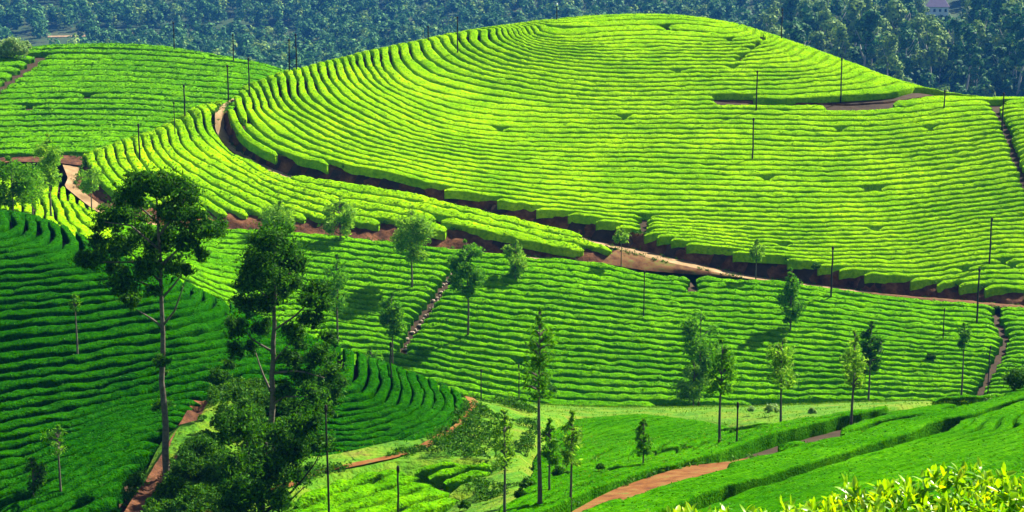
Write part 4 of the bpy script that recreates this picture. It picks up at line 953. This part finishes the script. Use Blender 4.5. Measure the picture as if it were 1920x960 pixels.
# ------------------------------------------------------------------ tea bush at the camera: shoots of large young leaves
def leaf_verts(l, w, curl, fold):
    V = []
    for i in range(6):
        t = i / 5.0
        ww = w * 0.5 * math.sin(pi * min(1.0, 0.08 + 0.92 * t ** 0.85)) ** 0.8 + (0.0015 if i < 5 else 0)
        y = l * t; z = curl * l * t * t
        V += [(-ww, y, z + fold * ww), (0, y, z), (ww, y, z + fold * ww)]
    Q = []
    for i in range(5):
        a = i * 3
        Q += [(a, a + 1, a + 4, a + 3), (a + 1, a + 2, a + 5, a + 4)]
    return np.array(V), np.array(Q)
LV = [leaf_verts(0.070, 0.026, c, f) for c, f in ((-0.25, 0.5), (0.1, 0.6), (-0.5, 0.35), (0.25, 0.7))]
lm = [raw_mesh("leaf", V, Q, M['flush'], smooth=True) for V, Q in LV]
from mathutils import Matrix, Euler
rj = np.random.default_rng(91)
def canopy(x, y):
    back_ = 8.25 + 0.16 * (x - 0.8)
    return -3.10 + 0.10 * (x - 0.75) - 1.4 * max(0, y - back_) ** 2 - 0.02 * max(0.0, back_ - y) + 0.16 * float(vnoise(np.array(x * 2.1), np.array(y * 2.1), 5)) + 0.10 * float(vnoise(np.array(x * 5.3), np.array(y * 5.3), 6))
root = thing("tea_bush", "bright yellow-green tea bush with large young leaves in the near right corner", "tea bush", (2.0, 7.6, -3.95))
rv = np.array(root.location)
cand = []
for _ in range(2600):
    x = rj.uniform(0.35, 3.7); y = rj.uniform(6.6, 8.75 + 0.16 * (x - 0.8))
    z = canopy(x, y) + rj.normal() * 0.03
    nl = rj.integers(3, 6); a0 = rj.uniform(0, 2 * pi)
    for q in range(nl):
        a = a0 + q * 2.4; el = rj.uniform(0.15, 1.25) if q else 1.35
        s = rj.uniform(0.7, 1.2) * (0.75 if q == 0 else 1)
        cand.append((x + rj.normal() * 0.01, y + rj.normal() * 0.01, z - 0.012 * q, a, el, rj.normal() * 0.5, s, int(rj.integers(0, 4))))
def in_view(c):
    # fraction of the frame: distance along the sight lines
    fy = c[1] * cos(PITCH) - c[2] * sin(PITCH); u = c[1] * sin(PITCH) + c[2] * cos(PITCH)
    return 960 + FPX * c[0] / fy, 480 - FPX * u / fy
vis = []
for c in cand:
    px, py = in_view(c)
    vis.append(0 < px < 1940 and py < 972)
order = sorted(range(len(cand)), key=lambda i: (not vis[i], -(cand[i][2] - canopy(cand[i][0], cand[i][1])) + rj.random() * 0.02))
st = MB()
for rank, i in enumerate(order):
    x, y, z, a, el, roll, s, k = cand[i]
    mt = Matrix.Translation(Vector((x, y, z)) - root.location) @ Euler((0, 0, a)).to_matrix().to_4x4() @ Euler((el, 0, 0)).to_matrix().to_4x4() @ Euler((0, roll, 0)).to_matrix().to_4x4() @ Matrix.Scale(s, 4)
    if rank < 300:
        o = link("leaf", lm[k], root); o.matrix_local = mt
    else:
        A = np.array(mt); V, Q = LV[k]
        st.add(V @ A[:3, :3].T + A[:3, 3], Q)
st.build("foliage", M['flush'], root, smooth=True, kind="stuff")
ol = MB()
P = []
for _ in range(9000):
    x = rj.uniform(0.3, 3.8); y = rj.uniform(6.5, 8.8 + 0.16 * (x - 0.8)); P.append((x, y, canopy(x, y) - 0.06 - rj.random() ** 2 * 0.7))
ol.leaves(np.array(P) - rv, 0.05, 0.4, rng=rj)
ol.build("inner_foliage", M['leaf_mid'], root, kind="stuff")
for _ in range(26):
    x = rj.uniform(0.5, 3.5); y = rj.uniform(6.8, 8.3); g = -4.05
    b = MB(); b.tube([(x, y, g), (x + rj.normal() * 0.1, y + rj.normal() * 0.1, -3.5), (x + rj.normal() * 0.2, y + rj.normal() * 0.2, -3.08)] - rv, [0.02, 0.014, 0.006], 5)
    b.build("stem", M['darkbark'], root, smooth=True)

# ------------------------------------------------------------------ the forest on the far hillside
fpts = []
for x in np.linspace(-420, 420, 9):
    r_ = np.clip((x - 60) / 60, 0, 1)
    for Y, zl, zr in ((325, -62, -58), (450, -62, -56), (590, -63, -55), (700, -62, -47), (830, -57, -33), (950, -48, -14), (1070, -22, 8), (1250, 20, 40), (1450, 70, 75), (1900, 120, 120)):
        xx = x * (Y / 760.0) * 1.3
        fpts.append((xx, Y, zl * (1 - r_) + zr * r_ + 2.0 * sin(x * 0.03 + Y * 0.01)))
fpts = np.array(fpts)
far = Field([], (), [tuple(p) for p in fpts], lam=1e-2, yr=(330, 1800))
X, Y = np.meshgrid(np.linspace(-1300, 1300, 131), np.linspace(322, 1900, 110))
Z = far.z(X, Y) + 3 * vnoise(X / 40, Y / 40, 2)
nb = X.shape[1]; ii = np.arange(X.shape[0] - 1)[:, None] * nb; jj = np.arange(nb - 1)[None, :]
link("forest_hillside", raw_mesh("forest_hillside", np.stack([X, Y, Z], -1), np.stack([ii + jj, ii + jj + 1, ii + nb + jj + 1, ii + nb + jj], -1), M['wood']), kind="structure")

def forest_tree(seed, tall):
    rng = np.random.default_rng(seed)
    H = 20.0 if tall else 8.0
    t = MB(); c = MB()
    if tall:
        path = np.column_stack([np.cumsum(rng.normal(0, 0.25, 6)), np.cumsum(rng.normal(0, 0.25, 6)), np.linspace(0, H * 0.92, 6)]); path[0, :2] = 0
        t.tube(path, np.linspace(0.34, 0.08, 6), 5)
        for _ in range(4):
            z = rng.uniform(0.4, 0.75) * H; a = rng.uniform(0, 2 * pi)
            o = np.array([np.interp(z, path[:, 2], path[:, 0]), np.interp(z, path[:, 2], path[:, 1]), z])
            t.tube([o, o + np.array([cos(a) * 1.5, sin(a) * 1.5, 1.6]), o + np.array([cos(a) * 2.4, sin(a) * 2.4, 3.4])], [0.14, 0.09, 0.04], 4)
        for _ in range(15):
            z = H * rng.uniform(0.42, 0.98); a = rng.uniform(0, 2 * pi); rr = rng.uniform(0.2, 1) * 2.7 * (1.25 - z / H)  * 1.8
            cc = (cos(a) * rr, sin(a) * rr, z); r = rng.uniform(1.0, 2.0)
            c.leaves(clump_points(cc, r, 80, rng, 0.8, 0.55), 0.5, 0.6, rng=rng, ctr=np.array(cc) - [0, 0, 0.3 * r], jit=0.35)
    else:
        t.tube([(0, 0, 0), (0.1, 0, H * 0.4), (0, 0.1, H * 0.8)], [0.2, 0.14, 0.05], 4)
        for _ in range(11):
            a = rng.uniform(0, 2 * pi); z = H * rng.uniform(0.28, 0.92); rr = rng.uniform(0, 1) * 2.5 * math.sin(pi * z / H * 0.9)
            c.leaves(clump_points((cos(a) * rr, sin(a) * rr, z), rng.uniform(0.9, 1.7), 34, rng, 0.85, 0.55), 0.5, 0.65, rng=rng, ctr=(cos(a) * rr * 0.7, sin(a) * rr * 0.7, z - 0.9), jit=0.3)
    return t, c
sky_px = np.array([p[0] for p in (SKY_A[2:] + SKY_B[::-1])]); sky_py = np.array([p[1] for p in (SKY_A[2:] + SKY_B[::-1])])
rf = np.random.default_rng(77)
spots = []
def proj(x, y, z):
    fy = y * cos(PITCH) - z * sin(PITCH); u = y * sin(PITCH) + z * cos(PITCH)
    return 960 + FPX * x / fy, 480 - FPX * u / fy
# tall pale-trunked trees at the right
tries = 0
tall_spots = []
while len(tall_spots) < 165 and tries < 12000:
    tries += 1
    px = rf.uniform(1440, 2010); Yv = rf.uniform(560, 800)
    x = (px - 960) / FPX * Yv
    if any((x - q[0]) ** 2 + (Yv - q[1]) ** 2 < 40 for q in tall_spots):
        continue
    z = float(far.z(x, Yv)) + 0.5; s = rf.uniform(0.95, 1.65)
    tp = proj(x, Yv, z + 20 * s)[1]; bp_ = proj(x, Yv, z)
    if abs(px - 1729) < 11 and bp_[1] > 126 and tp < 116 or abs(px - 1585) < 12 and bp_[1] > 54 and tp < 46:
        continue
    if tp > np.interp(px, sky_px, sky_py) - 4:
        continue
    if 1715 < px < 1800 and tp < 20:
        continue
    tall_spots.append((x, Yv, z, s))
small = []
tries = 0
while len(small) < 3000 and tries < 120000:
    tries += 1
    px = rf.uniform(-120, 2050); Yv = rf.uniform(620, 1260) if px < 1500 else rf.uniform(560, 1260)
    x = (px - 960) / FPX * Yv; z = float(far.z(x, Yv)); s = rf.uniform(0.9, 1.9)
    bpx_, bpy_ = proj(x, Yv, z); tp = proj(x, Yv, z + 8 * s)[1]
    if tp > np.interp(px, sky_px, sky_py) - 3 or bpy_ < -45:
        continue
    cl = vnoise(np.array(x / 40.0), np.array(Yv / 40.0), 4)
    if cl < -0.33 or (90 < px < 560 and 58 < bpy_ < 84) or (1715 < px < 1800 and tp < 20) or (abs(px - 1729) < 11 and bpy_ > 126 and tp < 116) or (abs(px - 1585) < 12 and bpy_ > 54 and tp < 46):   # clearings, the track, the house
        continue
    small.append((x, Yv, z - 0.3, s))
rank = sorted(small, key=lambda q: -q[3] / q[1])
protos = {}
def make_forest(kind, mats, n, seed0, label, group):
    ps = []
    for i in range(n):
        t, c = forest_tree(seed0 + i, kind == 'tall')
        ps.append((t.mesh("trunk", M['palebark'] if kind == 'tall' else M['darkbark'], True), c.mesh("crown", M[mats[i % len(mats)]]), c, t))
    return ps
pt = make_forest('tall', ['forest', 'forest_light'], 6, 1000, None, None)
psm = make_forest('small', ['forest', 'forest', 'forest_light', 'forest'], 6, 1100, None, None)
for lst, ps, lab, grp in ((tall_spots, pt, "tall hazy tree with a pale trunk in the grove behind the right shoulder", "tall trees in the far grove"), (rank[:135], psm, "hazy round-crowned tree in the forest on the far hillside", "trees of the far hillside forest")):
    for i, (x, y, z, s) in enumerate(lst):
        k = int(rf.integers(0, len(ps)))
        if lst is tall_spots:
            sx = proj(x, y, z)[0]
            zone = "behind the right shoulder of the domed hill" if sx < 1640 else ("below the white house" if sx < 1800 else "at the far right edge of the grove")
            lb_ = ("tall yellow-green tree with a pale trunk " if k % 2 == 1 else "tall blue-green tree with a pale trunk ") + zone
        else:
            sx = proj(x, y, z)[0]
            lb_ = ("light green" if k % 4 == 2 else "dark") + " round-crowned tree of the hazy forest " + ("above the far left hill" if sx < 560 else ("behind the top of the domed hill" if sx < 1440 else "around the tall grove at the right"))
        r = thing("forest_tree", lb_, "tree", (x, y, z), grp)
        r.rotation_euler = (0, 0, rf.uniform(0, 6.28)); r.scale = (s * rf.uniform(0.85, 1.15), s * rf.uniform(0.85, 1.15), s)
        link("trunk", ps[k][0], r); link("crown", ps[k][1], r)
rest = {}
for (x, y, z, s) in rank[135:]:
    k = int(rf.integers(0, len(psm))); a = rf.uniform(0, 6.28)
    R = np.array([(cos(a), -sin(a), 0), (sin(a), cos(a), 0), (0, 0, 1)]) * s
    V = np.vstack(psm[k][2].V); Q = np.vstack(psm[k][2].Q)
    sel = rf.random(len(Q)) < 0.5
    Q = Q[sel]; V = V[Q.ravel()]; Q = np.arange(len(V)).reshape(-1, 4)
    b = rest.setdefault(k % 2 == 1 and k == 2 and 'forest_light' or ('forest_light' if k % 4 == 2 else 'forest'), MB())
    b.add(V @ R.T + np.array([x, y, z]), Q)
for mt, b in rest.items():
    b.build("far_forest", M[mt], kind="stuff")

# tracks and small buildings seen through the forest
def track(pts, w, mat, name="dirt_road"):
    P = resample(far.line(pts), step=6.0)
    t = np.gradient(P, axis=0); t /= np.linalg.norm(t, axis=1)[:, None]
    s = np.stack([-t[:, 1], t[:, 0], 0 * t[:, 0]], 1) * w / 2
    A, B = P + s, P - s
    for a in (A, B):
        a[:, 2] = P[:, 2] + 0.8
    A[:, 2] += 0.6
    strip(name, A, B, mat, m=3, step=4.0, amp=0.1, seed=71)
track([(90, 72), (150, 71), (205, 68)], 4, M['road']); track([(243, 66), (290, 67), (335, 70)], 4, M['road'])
track([(395, 104), (440, 107), (500, 112), (545, 116)], 7, M['road'])

def house(name, label, px, py, Y, w, d, h, rh, roof, rot, win):
    P = far.hit(px, py) if Y is None else at(px, py, Y)
    r = thing(name, label, "house", tuple(P)); r.rotation_euler = (0, 0, rot)
    m = MB(); m.box((0, 0, h / 2 - 0.6), (w, d, h + 1.2)); m.build("wall", M['white'], r)
    f = MB(); e = 0.6
    V = [(-w / 2 - e, -d / 2 - e, h), (w / 2 + e, -d / 2 - e, h), (w / 2 + e, d / 2 + e, h), (-w / 2 - e, d / 2 + e, h), (-w / 2 + w * 0.2, 0, h + rh), (w / 2 - w * 0.2, 0, h + rh),
         (-w / 2 - e, -d / 2 - e, h - 0.15), (w / 2 + e, -d / 2 - e, h - 0.15), (w / 2 + e, d / 2 + e, h - 0.15), (-w / 2 - e, d / 2 + e, h - 0.15)]
    f.add(V, [(0, 1, 5, 4), (2, 3, 4, 5), (0, 6, 7, 1), (1, 7, 8, 2), (2, 8, 9, 3), (3, 9, 6, 0), (6, 9, 8, 7)], [(1, 2, 5), (3, 0, 4)])
    f.build("roof", M[roof], r)
    for k in range(win):
        cx = -w / 2 + (k + 0.5) * w / win
        a = MB(); a.box((cx, -d / 2 - 0.03, h * 0.52), (w / win * 0.55, 0.14, h * 0.5)); wf = a.build("window", M['white'], r)
        b = MB(); b.box((cx, -d / 2 - 0.08, h * 0.52), (w / win * 0.42, 0.12, h * 0.40)); b.build("pane", M['glass'], wf)
    for k in range(max(0, win - 2)):
        a = MB(); a.box((w / 2 + 0.03, -d / 2 + (k + 0.7) * d / (win - 1.2), h * 0.52), (0.14, d / win * 0.6, h * 0.5)); wf = a.build("window", M['white'], r)
        b = MB(); b.box((w / 2 + 0.08, -d / 2 + (k + 0.7) * d / (win - 1.2), h * 0.52), (0.12, d / win * 0.45, h * 0.40)); b.build("pane", M['glass'], wf)
    return r
house("house", "white house with a mauve hipped roof among the tall trees at the top right", 1757, 26, None, 11.0, 7.0, 3.6, 4.2, 'roof', radians(-14), 4)
house("hut", "tiny hut with a red roof amid the tall trunks at the right", 1729, 124, None, 2.6, 2.2, 1.1, 1.0, 'redroof', radians(10), 1)
house("hut", "tiny hut with a red roof behind the right shoulder of the domed hill", 1585, 52, None, 2.6, 2.4, 1.2, 1.1, 'redroof', radians(-8), 1)
house("hut", "tiny red-roofed hut at the end of the far left crest", 378, 99, None, 1.8, 1.8, 0.9, 0.8, 'redroof', radians(5), 1)

# ------------------------------------------------------------------ the air
hz = MB(); hz.box((0, 1000, 40), (3000, 2200, 300))
m = bpy.data.materials.new("air"); m.use_nodes = True
nt = m.node_tree; nt.nodes.clear()
out = nt.nodes.new("ShaderNodeOutputMaterial"); v = nt.nodes.new("ShaderNodeVolumePrincipled")
v.inputs["Color"].default_value = (0.06, 0.33, 1.0, 1); v.inputs["Density"].default_value = 0.000115
nt.links.new(v.outputs[0], out.inputs["Volume"])
hz.build("haze", m, kind="stuff")
